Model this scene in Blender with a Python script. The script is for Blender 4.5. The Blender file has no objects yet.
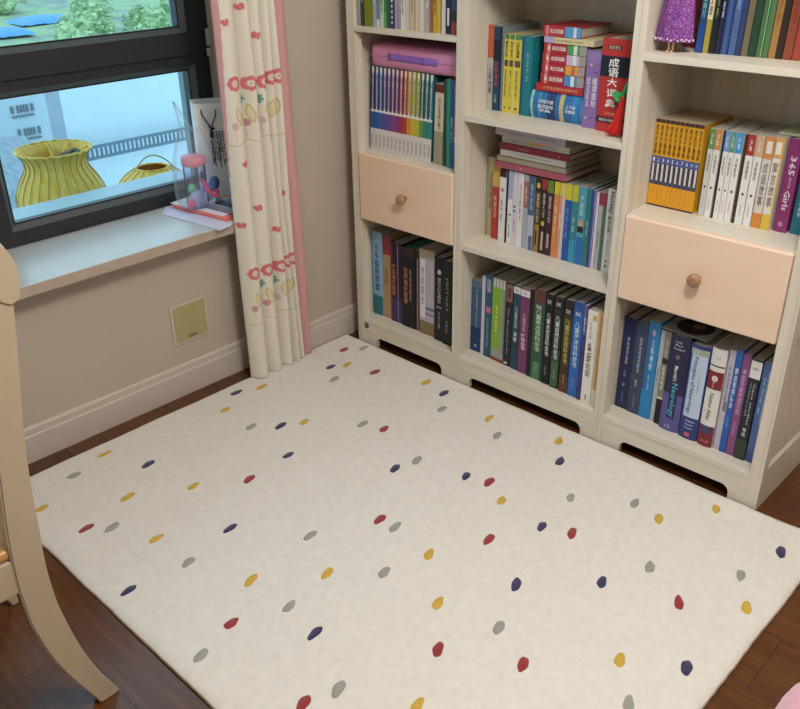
import bpy, bmesh, math, random
import numpy as np
from mathutils import Vector, Matrix, noise
random.seed(7)
C = bpy.context.scene.collection
PI = math.pi

# ------------------------------------------------------------------ materials
def lin(h):
    h = h.lstrip('#')
    r = []
    for i in (0, 2, 4):
        c = int(h[i:i+2], 16) / 255
        r.append(c / 12.92 if c <= .04045 else ((c + .055) / 1.055) ** 2.4)
    return r + [1.0]

_M = {}
def mat(name, hexc, rough=.6, spec=.4, noise_amt=.06, noise_scale=30, bump=0, bump_scale=200, coat=0, metal=0, alpha=1, trans=0, sheen=0):
    if name in _M: return _M[name]
    m = bpy.data.materials.new(name); m.use_nodes = True
    nt = m.node_tree; b = nt.nodes['Principled BSDF']
    col = lin(hexc)
    b.inputs['Base Color'].default_value = col
    b.inputs['Roughness'].default_value = rough
    b.inputs['Specular IOR Level'].default_value = spec
    b.inputs['Metallic'].default_value = metal
    b.inputs['Coat Weight'].default_value = coat
    b.inputs['Sheen Weight'].default_value = sheen
    b.inputs['Alpha'].default_value = alpha
    b.inputs['Transmission Weight'].default_value = trans
    tc = nt.nodes.new('ShaderNodeTexCoord')
    if noise_amt:
        n = nt.nodes.new('ShaderNodeTexNoise'); n.inputs['Scale'].default_value = noise_scale; n.inputs['Detail'].default_value = 4
        nt.links.new(tc.outputs['Object'], n.inputs['Vector'])
        r = nt.nodes.new('ShaderNodeMapRange')
        r.inputs['From Min'].default_value = .25; r.inputs['From Max'].default_value = .75
        r.inputs['To Min'].default_value = 1 - noise_amt; r.inputs['To Max'].default_value = 1 + noise_amt
        nt.links.new(n.outputs['Fac'], r.inputs['Value'])
        mx = nt.nodes.new('ShaderNodeVectorMath'); mx.operation = 'SCALE'
        mx.inputs[0].default_value = col[:3]
        nt.links.new(r.outputs['Result'], mx.inputs['Scale'])
        nt.links.new(mx.outputs['Vector'], b.inputs['Base Color'])
    if bump:
        n2 = nt.nodes.new('ShaderNodeTexNoise'); n2.inputs['Scale'].default_value = bump_scale; n2.inputs['Detail'].default_value = 3
        nt.links.new(tc.outputs['Object'], n2.inputs['Vector'])
        bp = nt.nodes.new('ShaderNodeBump'); bp.inputs['Strength'].default_value = bump; bp.inputs['Distance'].default_value = .002
        nt.links.new(n2.outputs['Fac'], bp.inputs['Height']); nt.links.new(bp.outputs['Normal'], b.inputs['Normal'])
    _M[name] = m
    return m

def streak_mat(name, hexa, hexb, scale=(3, 3, 60), rough=.5, coat=0, bump=0):
    """two-tone streaks stretched along an axis (wood grain, page edges, tinsel)"""
    if name in _M: return _M[name]
    m = bpy.data.materials.new(name); m.use_nodes = True
    nt = m.node_tree; b = nt.nodes['Principled BSDF']
    b.inputs['Roughness'].default_value = rough; b.inputs['Coat Weight'].default_value = coat
    b.inputs['Coat Roughness'].default_value = .15
    tc = nt.nodes.new('ShaderNodeTexCoord'); mp = nt.nodes.new('ShaderNodeMapping'); mp.inputs['Scale'].default_value = scale
    n = nt.nodes.new('ShaderNodeTexNoise'); n.inputs['Scale'].default_value = 1; n.inputs['Detail'].default_value = 5
    cr = nt.nodes.new('ShaderNodeValToRGB')
    cr.color_ramp.elements[0].position = .35; cr.color_ramp.elements[0].color = lin(hexa)
    cr.color_ramp.elements[1].position = .65; cr.color_ramp.elements[1].color = lin(hexb)
    L = nt.links.new
    L(tc.outputs['Object'], mp.inputs['Vector']); L(mp.outputs['Vector'], n.inputs['Vector'])
    L(n.outputs['Fac'], cr.inputs['Fac']); L(cr.outputs['Color'], b.inputs['Base Color'])
    if bump:
        bp = nt.nodes.new('ShaderNodeBump'); bp.inputs['Strength'].default_value = bump; bp.inputs['Distance'].default_value = .001
        L(n.outputs['Fac'], bp.inputs['Height']); L(bp.outputs['Normal'], b.inputs['Normal'])
    _M[name] = m
    return m

def attr_mat(name, rough=.9, translucent=0, bump=.3, bump_scale=900, sheen=.2):
    m = bpy.data.materials.new(name); m.use_nodes = True
    nt = m.node_tree; b = nt.nodes['Principled BSDF']; out = nt.nodes['Material Output']
    a = nt.nodes.new('ShaderNodeAttribute'); a.attribute_name = 'Col'
    nt.links.new(a.outputs['Color'], b.inputs['Base Color'])
    b.inputs['Roughness'].default_value = rough; b.inputs['Sheen Weight'].default_value = sheen
    b.inputs['Specular IOR Level'].default_value = .15
    tc = nt.nodes.new('ShaderNodeTexCoord'); n2 = nt.nodes.new('ShaderNodeTexNoise'); n2.inputs['Scale'].default_value = bump_scale
    nt.links.new(tc.outputs['Object'], n2.inputs['Vector'])
    bp = nt.nodes.new('ShaderNodeBump'); bp.inputs['Strength'].default_value = bump; bp.inputs['Distance'].default_value = .001
    nt.links.new(n2.outputs['Fac'], bp.inputs['Height']); nt.links.new(bp.outputs['Normal'], b.inputs['Normal'])
    if translucent:
        t = nt.nodes.new('ShaderNodeBsdfTranslucent'); nt.links.new(a.outputs['Color'], t.inputs['Color'])
        mx = nt.nodes.new('ShaderNodeMixShader'); mx.inputs[0].default_value = translucent
        nt.links.new(b.outputs[0], mx.inputs[1]); nt.links.new(t.outputs[0], mx.inputs[2]); nt.links.new(mx.outputs[0], out.inputs['Surface'])
    return m

def pane_mat(name, tint, gloss=.06, rough=0.0, haze=0):
    """thin clear sheet: tinted see-through plus a weak fresnel reflection"""
    if name in _M: return _M[name]
    m = bpy.data.materials.new(name); m.use_nodes = True
    nt = m.node_tree; nt.nodes.remove(nt.nodes['Principled BSDF']); out = nt.nodes['Material Output']
    t = nt.nodes.new('ShaderNodeBsdfTransparent'); t.inputs[0].default_value = tint
    g = nt.nodes.new('ShaderNodeBsdfGlossy'); g.inputs['Roughness'].default_value = rough
    lw = nt.nodes.new('ShaderNodeLayerWeight'); lw.inputs[0].default_value = .15
    mr = nt.nodes.new('ShaderNodeMapRange'); mr.inputs['To Min'].default_value = gloss * .5; mr.inputs['To Max'].default_value = min(1, gloss * 8)
    mx = nt.nodes.new('ShaderNodeMixShader')
    nt.links.new(lw.outputs['Fresnel'], mr.inputs['Value']); nt.links.new(mr.outputs[0], mx.inputs[0])
    nt.links.new(t.outputs[0], mx.inputs[1]); nt.links.new(g.outputs[0], mx.inputs[2]); nt.links.new(mx.outputs[0], out.inputs['Surface'])
    if haze:      # milky film
        d = nt.nodes.new('ShaderNodeBsdfDiffuse'); d.inputs[0].default_value = (.85, .9, .95, 1)
        m2 = nt.nodes.new('ShaderNodeMixShader'); m2.inputs[0].default_value = haze
        nt.links.new(mx.outputs[0], m2.inputs[1]); nt.links.new(d.outputs[0], m2.inputs[2]); nt.links.new(m2.outputs[0], out.inputs['Surface'])
    _M[name] = m
    return m

def mute(h, sat=.88, val=.95):
    c = [int(h[i:i+2], 16) for i in (0, 2, 4)]; g = sum(c)/3
    return ''.join('%02x' % max(0, min(255, round((g+(x-g)*sat)*val))) for x in c)

def paint(hexc, rough=.45):          # printed card / dyed cloth colours, one material per colour
    return mat('paint_' + hexc + ('' if rough == .45 else '_%d' % (rough * 100)), mute(hexc), rough=rough, noise_amt=.04, noise_scale=60)

# ------------------------------------------------------------------ mesh helpers
def finish(bm, name, m, parent=None, smooth=False, loc=None, rot=None):
    me = bpy.data.meshes.new(name); bm.to_mesh(me); bm.free()
    return link(me, name, m, parent, smooth, loc, rot)

def link(me, name, m, parent=None, smooth=False, loc=None, rot=None):
    ms = m if isinstance(m, (list, tuple)) else [m]
    for x in ms:
        if x is not None: me.materials.append(x)
    if smooth:
        me.shade_smooth()
    o = bpy.data.objects.new(name, me); C.objects.link(o)
    if parent: o.parent = parent
    if loc: o.location = loc
    if rot: o.rotation_euler = rot
    return o

def empty(name, label, cat, loc=(0, 0, 0), rot=(0, 0, 0), group=None, kind=None):
    o = bpy.data.objects.new(name, None); C.objects.link(o)
    o.location = loc; o.rotation_euler = rot; o.empty_display_size = .05
    if label: o['label'] = label
    if cat: o['category'] = cat
    if group: o['group'] = group
    if kind: o['kind'] = kind
    return o

def tag(o, label=None, cat=None, group=None, kind=None):
    if label: o['label'] = label
    if cat: o['category'] = cat
    if group: o['group'] = group
    if kind: o['kind'] = kind
    return o

def box(bm, x0, x1, y0, y1, z0, z1, bev=0, seg=2, mi=0):
    vs = [bm.verts.new(p) for p in ((x0,y0,z0),(x1,y0,z0),(x1,y1,z0),(x0,y1,z0),(x0,y0,z1),(x1,y0,z1),(x1,y1,z1),(x0,y1,z1))]
    fs = [bm.faces.new([vs[i] for i in q]) for q in ((0,3,2,1),(4,5,6,7),(0,1,5,4),(1,2,6,5),(2,3,7,6),(3,0,4,7))]
    for f in fs: f.material_index = mi
    if bev:
        es = list({e for f in fs for e in f.edges})
        bmesh.ops.bevel(bm, geom=es, offset=bev, segments=seg, affect='EDGES', profile=.5)

def bx(name, m, parent, x0, x1, y0, y1, z0, z1, bev=.0015, seg=2):
    bm = bmesh.new(); box(bm, x0, x1, y0, y1, z0, z1, bev, seg)
    return finish(bm, name, m, parent)

def prism(bm, pts, axis, a, b, mi=0):
    """closed outline pts (2D) extruded from a to b along axis 0/1/2"""
    def P(u, v, t):
        return ((t, u, v), (u, t, v), (u, v, t))[axis]
    lo = [bm.verts.new(P(u, v, a)) for u, v in pts]; hi = [bm.verts.new(P(u, v, b)) for u, v in pts]
    n = len(pts)
    f = bm.faces.new(lo); f.material_index = mi
    f = bm.faces.new(hi[::-1]); f.material_index = mi
    for i in range(n):
        f = bm.faces.new((lo[i], hi[i], hi[(i+1) % n], lo[(i+1) % n])); f.material_index = mi
    bmesh.ops.recalc_face_normals(bm, faces=bm.faces)

def tube(bm, pts, r, n=8, closed=False, mi=0):
    pts = [Vector(p) for p in pts]
    rad = r if isinstance(r, (list, tuple)) else [r] * len(pts)
    rings = []; up = Vector((0, 0, 1)); N = len(pts)
    prev = None
    for i, p in enumerate(pts):
        a = pts[(i-1) % N] if (i > 0 or closed) else p; b = pts[(i+1) % N] if (i < N-1 or closed) else p
        t = (b - a).normalized()
        if prev is None:
            s = t.cross(up)
            if s.length < .1: s = t.cross(Vector((1, 0, 0)))
        else:
            s = prev - t * prev.dot(t)
        s.normalize(); prev = s; w = t.cross(s)
        rings.append([bm.verts.new(p + (s * math.cos(2*PI*k/n) + w * math.sin(2*PI*k/n)) * rad[i]) for k in range(n)])
    m = N if closed else N - 1
    for i in range(m):
        A = rings[i]; B = rings[(i+1) % N]
        for k in range(n):
            f = bm.faces.new((A[k], A[(k+1) % n], B[(k+1) % n], B[k])); f.material_index = mi
    if not closed:
        bm.faces.new(rings[0][::-1]).material_index = mi; bm.faces.new(rings[-1]).material_index = mi

def lathe(bm, prof, n=32, cx=0, cy=0, cz=0, axis=2, cap=True, mi=0):
    rings = []
    for r, h in prof:
        ring = []
        for k in range(n):
            a = 2*PI*k/n; u, v = r*math.cos(a), r*math.sin(a)
            q = (u, v, h) if axis == 2 else ((u, h, v) if axis == 1 else (h, u, v))
            ring.append(bm.verts.new((cx+q[0], cy+q[1], cz+q[2])))
        rings.append(ring)
    for A, B in zip(rings, rings[1:]):
        for k in range(n):
            bm.faces.new((A[k], A[(k+1) % n], B[(k+1) % n], B[k])).material_index = mi
    if cap:
        bm.faces.new(rings[0][::-1]).material_index = mi; bm.faces.new(rings[-1]).material_index = mi
    bmesh.ops.recalc_face_normals(bm, faces=bm.faces)

def bez(P, n=12):
    """catmull-rom through the points"""
    P = [Vector(p) for p in P]; out = []
    Q = [P[0]*2 - P[1]] + P + [P[-1]*2 - P[-2]]
    for i in range(1, len(Q)-2):
        for k in range(n):
            t = k/n; a, b, c, d = Q[i-1], Q[i], Q[i+1], Q[i+2]
            out.append(.5*((2*b) + (c-a)*t + (2*a-5*b+4*c-d)*t*t + (3*b-a-3*c+d)*t**3))
    out.append(P[-1]); return out

# ------------------------------------------------------------------ lettering (flat outlines, built-in font)
_T = {}
def text_outline(body, stack):
    key = (body, stack)
    if key in _T: return _T[key]
    cu = bpy.data.curves.new('lettering', 'FONT'); cu.body = '\n'.join(body) if stack else body
    cu.resolution_u = 1; cu.align_x = 'CENTER' if stack else 'LEFT'; cu.space_line = 1.02 if stack else 1; cu.offset = .014
    o = bpy.data.objects.new('lettering', cu); C.objects.link(o)
    dg = bpy.context.evaluated_depsgraph_get(); dg.update()
    me = bpy.data.meshes.new_from_object(o.evaluated_get(dg))
    co = [v.co.copy() for v in me.vertices]; pl = [tuple(p.vertices) for p in me.polygons]
    bpy.data.objects.remove(o); bpy.data.curves.remove(cu); bpy.data.meshes.remove(me)
    xs = [c.x for c in co] or [0, 1]; ys = [c.y for c in co] or [0, 1]
    x0, x1, y0, y1 = min(xs), max(xs), min(ys), max(ys)
    co = [((c.x-x0)/max(1e-6, x1-x0), (c.y-y0)/max(1e-6, y1-y0)) for c in co]
    _T[key] = (co, pl); return _T[key]

def lettering(bm, body, mode, u0, u1, v0, v1, f, mi=0):
    """fit lettering into box u0..u1 x v0..v1; f(u,v)->3D. mode 'S' stacked, 'D' reads downward, 'H' level"""
    co, pl = text_outline(body, mode == 'S')
    vs = []
    for a, b in co:
        if mode == 'D': a, b = b, 1 - a
        vs.append(bm.verts.new(f(u0 + a*(u1-u0), v0 + b*(v1-v0))))
    for p in pl:
        try: bm.faces.new([vs[i] for i in p]).material_index = mi
        except ValueError: pass
# ------------------------------------------------------------------ room shell
WALL = mat('wall_paint', 'b4a79a', rough=.85, noise_amt=.02, noise_scale=6, bump=.15, bump_scale=300)
SKIRT = mat('skirting_white', 'bcb2a8', rough=.5, noise_amt=.02, noise_scale=8)
SILL = mat('sill_stone', 'c0c6c8', rough=.26, spec=.6, noise_amt=.04, noise_scale=14)
FRAME = mat('window_frame_charcoal', '2b2c2e', rough=.42, noise_amt=.05, noise_scale=40)
BEAD = mat('window_bead_grey', '505658', rough=.35, noise_amt=.04)
EXT = mat('exterior_render', '93a3ab', rough=.8, noise_amt=.05, noise_scale=9)
CEIL = mat('ceiling_white', 'ece7dd', rough=.9, noise_amt=.01)

def planks():
    m = bpy.data.materials.new('floor_planks'); m.use_nodes = True
    nt = m.node_tree; b = nt.nodes['Principled BSDF']; L = nt.links.new
    tc = nt.nodes.new('ShaderNodeTexCoord')
    br = nt.nodes.new('ShaderNodeTexBrick'); br.inputs['Scale'].default_value = 1
    br.inputs['Brick Width'].default_value = 1.2; br.inputs['Row Height'].default_value = .19
    br.inputs['Mortar Size'].default_value = .0008; br.inputs['Mortar Smooth'].default_value = .3
    br.inputs['Color1'].default_value = (.0, .0, .0, 1); br.inputs['Color2'].default_value = (1, 1, 1, 1); br.inputs['Mortar'].default_value = (.5, .5, .5, 1)
    mp0 = nt.nodes.new('ShaderNodeMapping'); mp0.inputs['Location'].default_value = (.37, .045, 0)
    L(tc.outputs['Object'], mp0.inputs['Vector']); L(mp0.outputs['Vector'], br.inputs['Vector'])
    mp = nt.nodes.new('ShaderNodeMapping'); mp.inputs['Scale'].default_value = (5, 60, 5)
    off = nt.nodes.new('ShaderNodeVectorMath'); off.operation = 'ADD'
    sc = nt.nodes.new('ShaderNodeVectorMath'); sc.operation = 'SCALE'; sc.inputs['Scale'].default_value = 7
    L(br.outputs['Color'], sc.inputs[0]); L(tc.outputs['Object'], off.inputs[0]); L(sc.outputs[0], off.inputs[1]); L(off.outputs[0], mp.inputs['Vector'])
    n = nt.nodes.new('ShaderNodeTexNoise'); n.inputs['Scale'].default_value = 1; n.inputs['Detail'].default_value = 6; n.inputs['Distortion'].default_value = .6
    L(mp.outputs['Vector'], n.inputs['Vector'])
    cr = nt.nodes.new('ShaderNodeValToRGB'); e = cr.color_ramp.elements
    e[0].position = .2; e[0].color = lin('452611'); e[1].position = .75; e[1].color = lin('643b1b')
    L(n.outputs['Fac'], cr.inputs['Fac'])
    hv = nt.nodes.new('ShaderNodeMix'); hv.data_type = 'RGBA'; hv.blend_type = 'MULTIPLY'; hv.inputs['Factor'].default_value = .18
    L(cr.outputs['Color'], hv.inputs['A']); L(br.outputs['Color'], hv.inputs['B'])
    mm = nt.nodes.new('ShaderNodeMix'); mm.data_type = 'RGBA'
    L(br.outputs['Fac'], mm.inputs['Factor']); L(hv.outputs['Result'], mm.inputs['A']); mm.inputs['B'].default_value = lin('22100a')
    L(mm.outputs['Result'], b.inputs['Base Color'])
    b.inputs['Roughness'].default_value = .22; b.inputs['Specular IOR Level'].default_value = .55
    bp = nt.nodes.new('ShaderNodeBump'); bp.invert = True; bp.inputs['Strength'].default_value = .4; bp.inputs['Distance'].default_value = .001
    L(br.outputs['Fac'], bp.inputs['Height']); L(bp.outputs['Normal'], b.inputs['Normal'])
    return m
FX0, FX1, FY0, FY1, HZ = 0.0, 3.6, -3.7, .34, 2.7
def S(name, m, *a, bev=0):
    bm = bmesh.new(); box(bm, *a, bev); return tag(finish(bm, name, m), kind='structure')
S('floor', planks(), -.4, FX1+.1, FY0-.1, FY1+.1, -.1, 0)
S('ceiling', CEIL, -.4, FX1+.1, FY0-.1, FY1+.1, HZ, HZ+.1)
S('wall_back', WALL, -.4, FX1+.1, FY1, FY1+.1, 0, HZ)
S('wall_front', WALL, -.4, FX1+.1, FY0-.1, FY0, 0, HZ)
S('wall_right', WALL, FX1, FX1+.1, FY0, FY1, 0, HZ)
WX = -.236          # face of the window frame
YR = -.288          # right-hand reveal of the window
YL = -2.75          # left-hand reveal, out of frame
bm = bmesh.new()
box(bm, -.42, 0, FY0, YR, 0, .564)                 # below the sill
box(bm, -.42, 0, FY0, YR, 2.25, HZ)                # lintel
box(bm, -.42, 0, FY0, YL, .564, 2.25)              # left of the window
box(bm, -.42, .077, YR, FY1, 0, HZ)                # the pier beside the bookcase
tag(finish(bm, 'wall_left', WALL), kind='structure')
def skirting(name, y0, y1, xw):
    bm = bmesh.new()
    prism(bm, [(xw, 0), (xw+.016, 0), (xw+.016, .088), (xw+.013, .092), (xw+.013, .112), (xw+.008, .120), (xw, .120)], 1, y0, y1)
    return tag(finish(bm, name, SKIRT), kind='structure')
skirting('baseboard_left', FY0, YR, 0)
o = skirting('baseboard_pier', YR-.016, FY1, .077)
bm = bmesh.new(); box(bm, .095, FX1, FY1-.016, FY1, 0, .12, .002); tag(finish(bm, 'baseboard_back', SKIRT), kind='structure')
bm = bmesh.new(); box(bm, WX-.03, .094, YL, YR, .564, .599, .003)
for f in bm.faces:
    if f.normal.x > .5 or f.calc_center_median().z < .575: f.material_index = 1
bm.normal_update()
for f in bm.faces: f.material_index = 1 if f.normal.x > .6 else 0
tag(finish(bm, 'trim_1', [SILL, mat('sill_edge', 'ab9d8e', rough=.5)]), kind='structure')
# sill board outside the glass
bm = bmesh.new(); prism(bm, [(-.56, .575), (-.302, .575), (-.302, .64), (-.50, .632), (-.56, .62)], 1, YL, -.30)
tag(finish(bm, 'trim_2', mat('outer_ledge', 'a9bcc4', rough=.5, noise_amt=.05)), kind='structure')
bm = bmesh.new(); box(bm, -.345, -.302, -.352, YR, .64, 2.25)
tag(finish(bm, 'trim_3', EXT), kind='structure')

# ------------------------------------------------------------------ window
win = empty('window_1', None, None, (0, 0, 0), kind='structure')
def frame_ring(bm, y0, y1, z0, z1, w, xf, cham, depth, mi_bead=1, ws=None):
    """flat frame face of width w (l,r,b,t), then a sloping bead down to the glass"""
    l, r, b, t = ws or (w, w, w, w)
    out = [(y0, z0), (y1, z0), (y1, z1), (y0, z1)]
    inn = [(y0+l, z0+b), (y1-r, z0+b), (y1-r, z1-t), (y0+l, z1-t)]
    gl = [(y0+l+cham, z0+b+cham), (y1-r-cham, z0+b+cham), (y1-r-cham, z1-t-cham), (y0+l+cham, z1-t-cham)]
    def ring(pts, x): return [bm.verts.new((x, p[0], p[1])) for p in pts]
    A0 = ring(out, xf-.06); A = ring(out, xf); B = ring(inn, xf); B2 = ring(inn, xf-.004); G = ring(gl, xf-depth); G2 = ring(gl, xf-.06)
    for P_, Q_, mi in ((A0, A, 0), (A, B, 0), (B, B2, 0), (B2, G, mi_bead), (G, G2, 0), (G2, A0, 0)):
        for i in range(4):
            f = bm.faces.new((P_[i], P_[(i+1) % 4], Q_[(i+1) % 4], Q_[i])); f.material_index = mi
    return gl
bm = bmesh.new()
g1 = frame_ring(bm, -1.175, YR, .600, 1.096, 0, WX, .018, .02, ws=(.088, .058, .047, .032))
bmesh.ops.recalc_face_normals(bm, faces=bm.faces)
finish(bm, 'window_frame', [FRAME, BEAD], win)
bm = bmesh.new()
g2 = frame_ring(bm, -2.75, YR, 1.098, 2.25, 0, WX+.012, .016, .022, ws=(.09, .083, .072, .09))
bmesh.ops.recalc_face_normals(bm, faces=bm.faces)
finish(bm, 'window_sash', [FRAME, BEAD], win)
bm = bmesh.new()
g3 = frame_ring(bm, -2.75, -1.177, .600, 1.096, 0, WX, .018, .02, ws=(.06, .06, .047, .032))
bmesh.ops.recalc_face_normals(bm, faces=bm.faces)
finish(bm, 'window_frame', [FRAME, BEAD], win)
GL = pane_mat('window_glass', (.84, .96, 1.0, 1), .05)
for g, x in ((g1, WX-.022), (g2, WX-.012), (g3, WX-.022)):
    bm = bmesh.new(); box(bm, x-.004, x, g[0][0]-.004, g[1][0]+.004, g[0][1]-.004, g[2][1]+.004)
    finish(bm, 'glass', GL, win)
bm = bmesh.new()
for y, z in ((-.300, 1.10),):
    box(bm, WX+.012, WX+.022, y-.004, y+.010, z-.015, z+.012, .002)
    box(bm, WX+.012, WX+.026, y-.002, y+.010, z+.02, z+.075, .002)
finish(bm, 'window_hinge', mat('hinge_grey', 'b9b7b4', rough=.4), win)
# rubber gasket lines round the panes
bm = bmesh.new()
for g, x in ((g1, WX-.0195), (g2, WX-.0095)):
    y0, z0 = g[0]; y1, z1 = g[2]
    for q in ((y0, y0+.004, z0, z1), (y1-.004, y1, z0, z1), (y0, y1, z0, z0+.004), (y0, y1, z1-.004, z1)):
        box(bm, x-.002, x+.001, *q)
finish(bm, 'gasket', mat('rubber_black', '101314', rough=.6), win)

# ------------------------------------------------------------------ wall socket plate
wp = empty('wall_plate', 'square blank yellowed cover plate in the low wall left of the curtain', 'wall plate', (0, -.651, .266))
bm = bmesh.new(); box(bm, 0, .006, -.074, .074, -.075, .075, .003); finish(bm, 'plate_frame', SKIRT, wp)
bm = bmesh.new(); box(bm, .006, .0085, -.064, .064, -.064, .066, .001); finish(bm, 'plate_cover', mat('plate_olive', 'a39a6a', rough=.35), wp)
bm = bmesh.new(); box(bm, .0085, .0105, -.018, .020, -.056, -.050, .0008)
lettering(bm, 'SOCKET', 'H', -.012, .016, -.048, -.041, lambda u, v: (.0088, u, v))
finish(bm, 'latch', mat('plate_mark', '6b6548'), wp)

# ------------------------------------------------------------------ rug
RX0, RX1, RY0, RY1 = .098, 1.985, -1.452, -.006
def rug_h(x, y):
    h = .0155 + .0022*noise.noise(Vector((x*4, y*4, 1))) + .0008*noise.noise(Vector((x*17, y*17, 3)))
    # faint creases
    h += .0026*max(0, 1-abs(((x+y*.55) % .31) - .15)/.02)*noise.noise(Vector((x*3, y*3, 8)))
    # near right corner lifts a little off the floor
    d = math.hypot(x-RX1, y-RY1)
    h += .012*max(0, 1-d/.22)**2
    return h
bm = bmesh.new()
nx, ny = 190, 144
def wob(t, s): return .004*noise.noise(Vector((t*5, s, 0))) + .0012*noise.noise(Vector((t*40, s, 4)))
G = []
for j in range(ny+1):
    row = []
    for i in range(nx+1):
        x = RX0 + (RX1-RX0)*i/nx; y = RY0 + (RY1-RY0)*j/ny
        if j == 0: y += wob(x, 1)*.9
        if j == ny: y += min(0, wob(x, 2)) - .016*min(1, max(0, (x-1.76)/.1))
        if i == 0: x += wob(y, 3)
        if i == nx: x += wob(y, 5)
        e = min(i, nx-i, j, ny-j)
        z = rug_h(x, y) - (.006 if e == 0 else .0012 if e == 1 else 0)
        row.append(bm.verts.new((x, y, z)))
    G.append(row)
for j in range(ny):
    for i in range(nx):
        bm.faces.new((G[j][i], G[j][i+1], G[j+1][i+1], G[j+1][i]))
# rolled edge binding (skirt down to the floor)
rim = [G[0][i] for i in range(nx+1)] + [G[j][nx] for j in range(1, ny+1)] + [G[ny][i] for i in range(nx-1, -1, -1)] + [G[j][0] for j in range(ny-1, 0, -1)]
cx, cy = (RX0+RX1)/2, (RY0+RY1)/2
low1 = []; low = []
for v in rim:
    ox = .003*(1 if v.co.x > cx else -1) if (abs(v.co.x-RX0) < .01 or abs(v.co.x-RX1) < .01) else 0
    oy = .003*(1 if v.co.y > cy else -1) if (abs(v.co.y-RY0) < .01 or abs(v.co.y-RY1) < .01) else 0
    lift = .012*max(0, 1-math.hypot(v.co.x-RX1, v.co.y-RY1)/.22)**2
    low1.append(bm.verts.new((v.co.x+ox, v.co.y+oy, v.co.z-.005))); low.append(bm.verts.new((v.co.x, v.co.y, .0005+lift)))
for A, B, mi in ((rim, low1, 1), (low1, low, 1)):
    for i in range(len(rim)):
        k = (i+1) % len(rim); bm.faces.new((A[i], B[i], B[k], A[k])).material_index = mi
bm.faces.new(low[::-1]).material_index = 1
# woven confetti dots: (x mm, y mm, colour)
DOTS = dict(
 r=[(461,-1340),(1050,-1282),(611,-890),(1035,-760),(715,-418),(1312,-621),(1463,-449),(1801,-493),(1468,-1006),(1638,-910),(1357,-1320),(1151,-417),(200,-115),(415,-160)],
 y=[(282,-1383),(164,-1118),(419,-1187),(643,-1231),(516,-1025),(966,-1158),(1090,-1008),(1370,-895),(1234,-776),(1233,-463),(1606,-235),(1702,-85),(1929,-398),(1790,-749),(487,-567),(192,-513),(228,-698),(927,-133),(297,-190),(608,-92),(1177,-92),(1539,-1155)],
 g=[(200,-1238),(511,-1289),(790,-1228),(1109,-1151),(1081,-1390),(1383,-1241),(943,-938),(1195,-906),(1090,-757),(1529,-857),(916,-477),(1370,-315),(1686,-428),(1870,-299),(1520,-216),(1867,-842),(641,-444),(772,-195),(1012,-199),(380,-705),(245,-55),(345,-300)],
 n=[(767,-1391),(316,-1054),(757,-1068),(599,-729),(1222,-1167),(1471,-712),(895,-553),(1081,-439),(1385,-479),(1625,-559),(1911,-668),(1909,-144),(1244,-184),(447,-634),(265,-245),(706,-108),(160,-600)])
rr = random.Random(3)
for ci, k in enumerate('rygn'):
    for (x, y) in DOTS[k]:
        x /= 1000; y /= 1000
        a = PI/2 + .02 + .22*x + rr.uniform(-.12, .12); la = rr.uniform(.0215, .0265); lb = rr.uniform(.0108, .0128); tap = rr.uniform(-.15, .15); ph = rr.uniform(0, 6)
        ring = []; inner = []
        for q in range(22):
            t = 2*PI*q/22; w = 1 + .05*math.sin(3*t+ph) + .04*math.sin(5*t+ph*2)
            u = la*math.cos(t)*w; v = lb*math.sin(t)*w*(1+tap*math.cos(t))
            px, py = x+u*math.cos(a)-v*math.sin(a), y+u*math.sin(a)+v*math.cos(a)
            px = min(max(px, RX0+.004), RX1-.004)
            ring.append(bm.verts.new((px, py, rug_h(px, py)+.0004)))
            px2, py2 = x+(px-x)*.9, y+(py-y)*.9
            inner.append(bm.verts.new((px2, py2, rug_h(px2, py2)+.0016)))
        cen = bm.verts.new((x, y, rug_h(x, y)+.0018))
        for q in range(22):
            bm.faces.new((ring[q], ring[(q+1) % 22], inner[(q+1) % 22], inner[q])).material_index = 2+ci
            bm.faces.new((inner[q], inner[(q+1) % 22], cen)).material_index = 2+ci
def pile(n, h): return mat(n, h, rough=.95, spec=.1, noise_amt=.05, noise_scale=45, bump=.9, bump_scale=420, sheen=.3)
rug = finish(bm, 'rug', [pile('rug_pile', 'dcd8d1'), pile('rug_binding', 'b9a58c'), pile('rug_red', '94383a'), pile('rug_yellow', 'c8a544'), pile('rug_grey', '9a9a92'), pile('rug_navy', '3d3a5c')], smooth=True)
tag(rug, 'large off-white rug with scattered red, yellow, grey and navy dots', 'rug')
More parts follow.
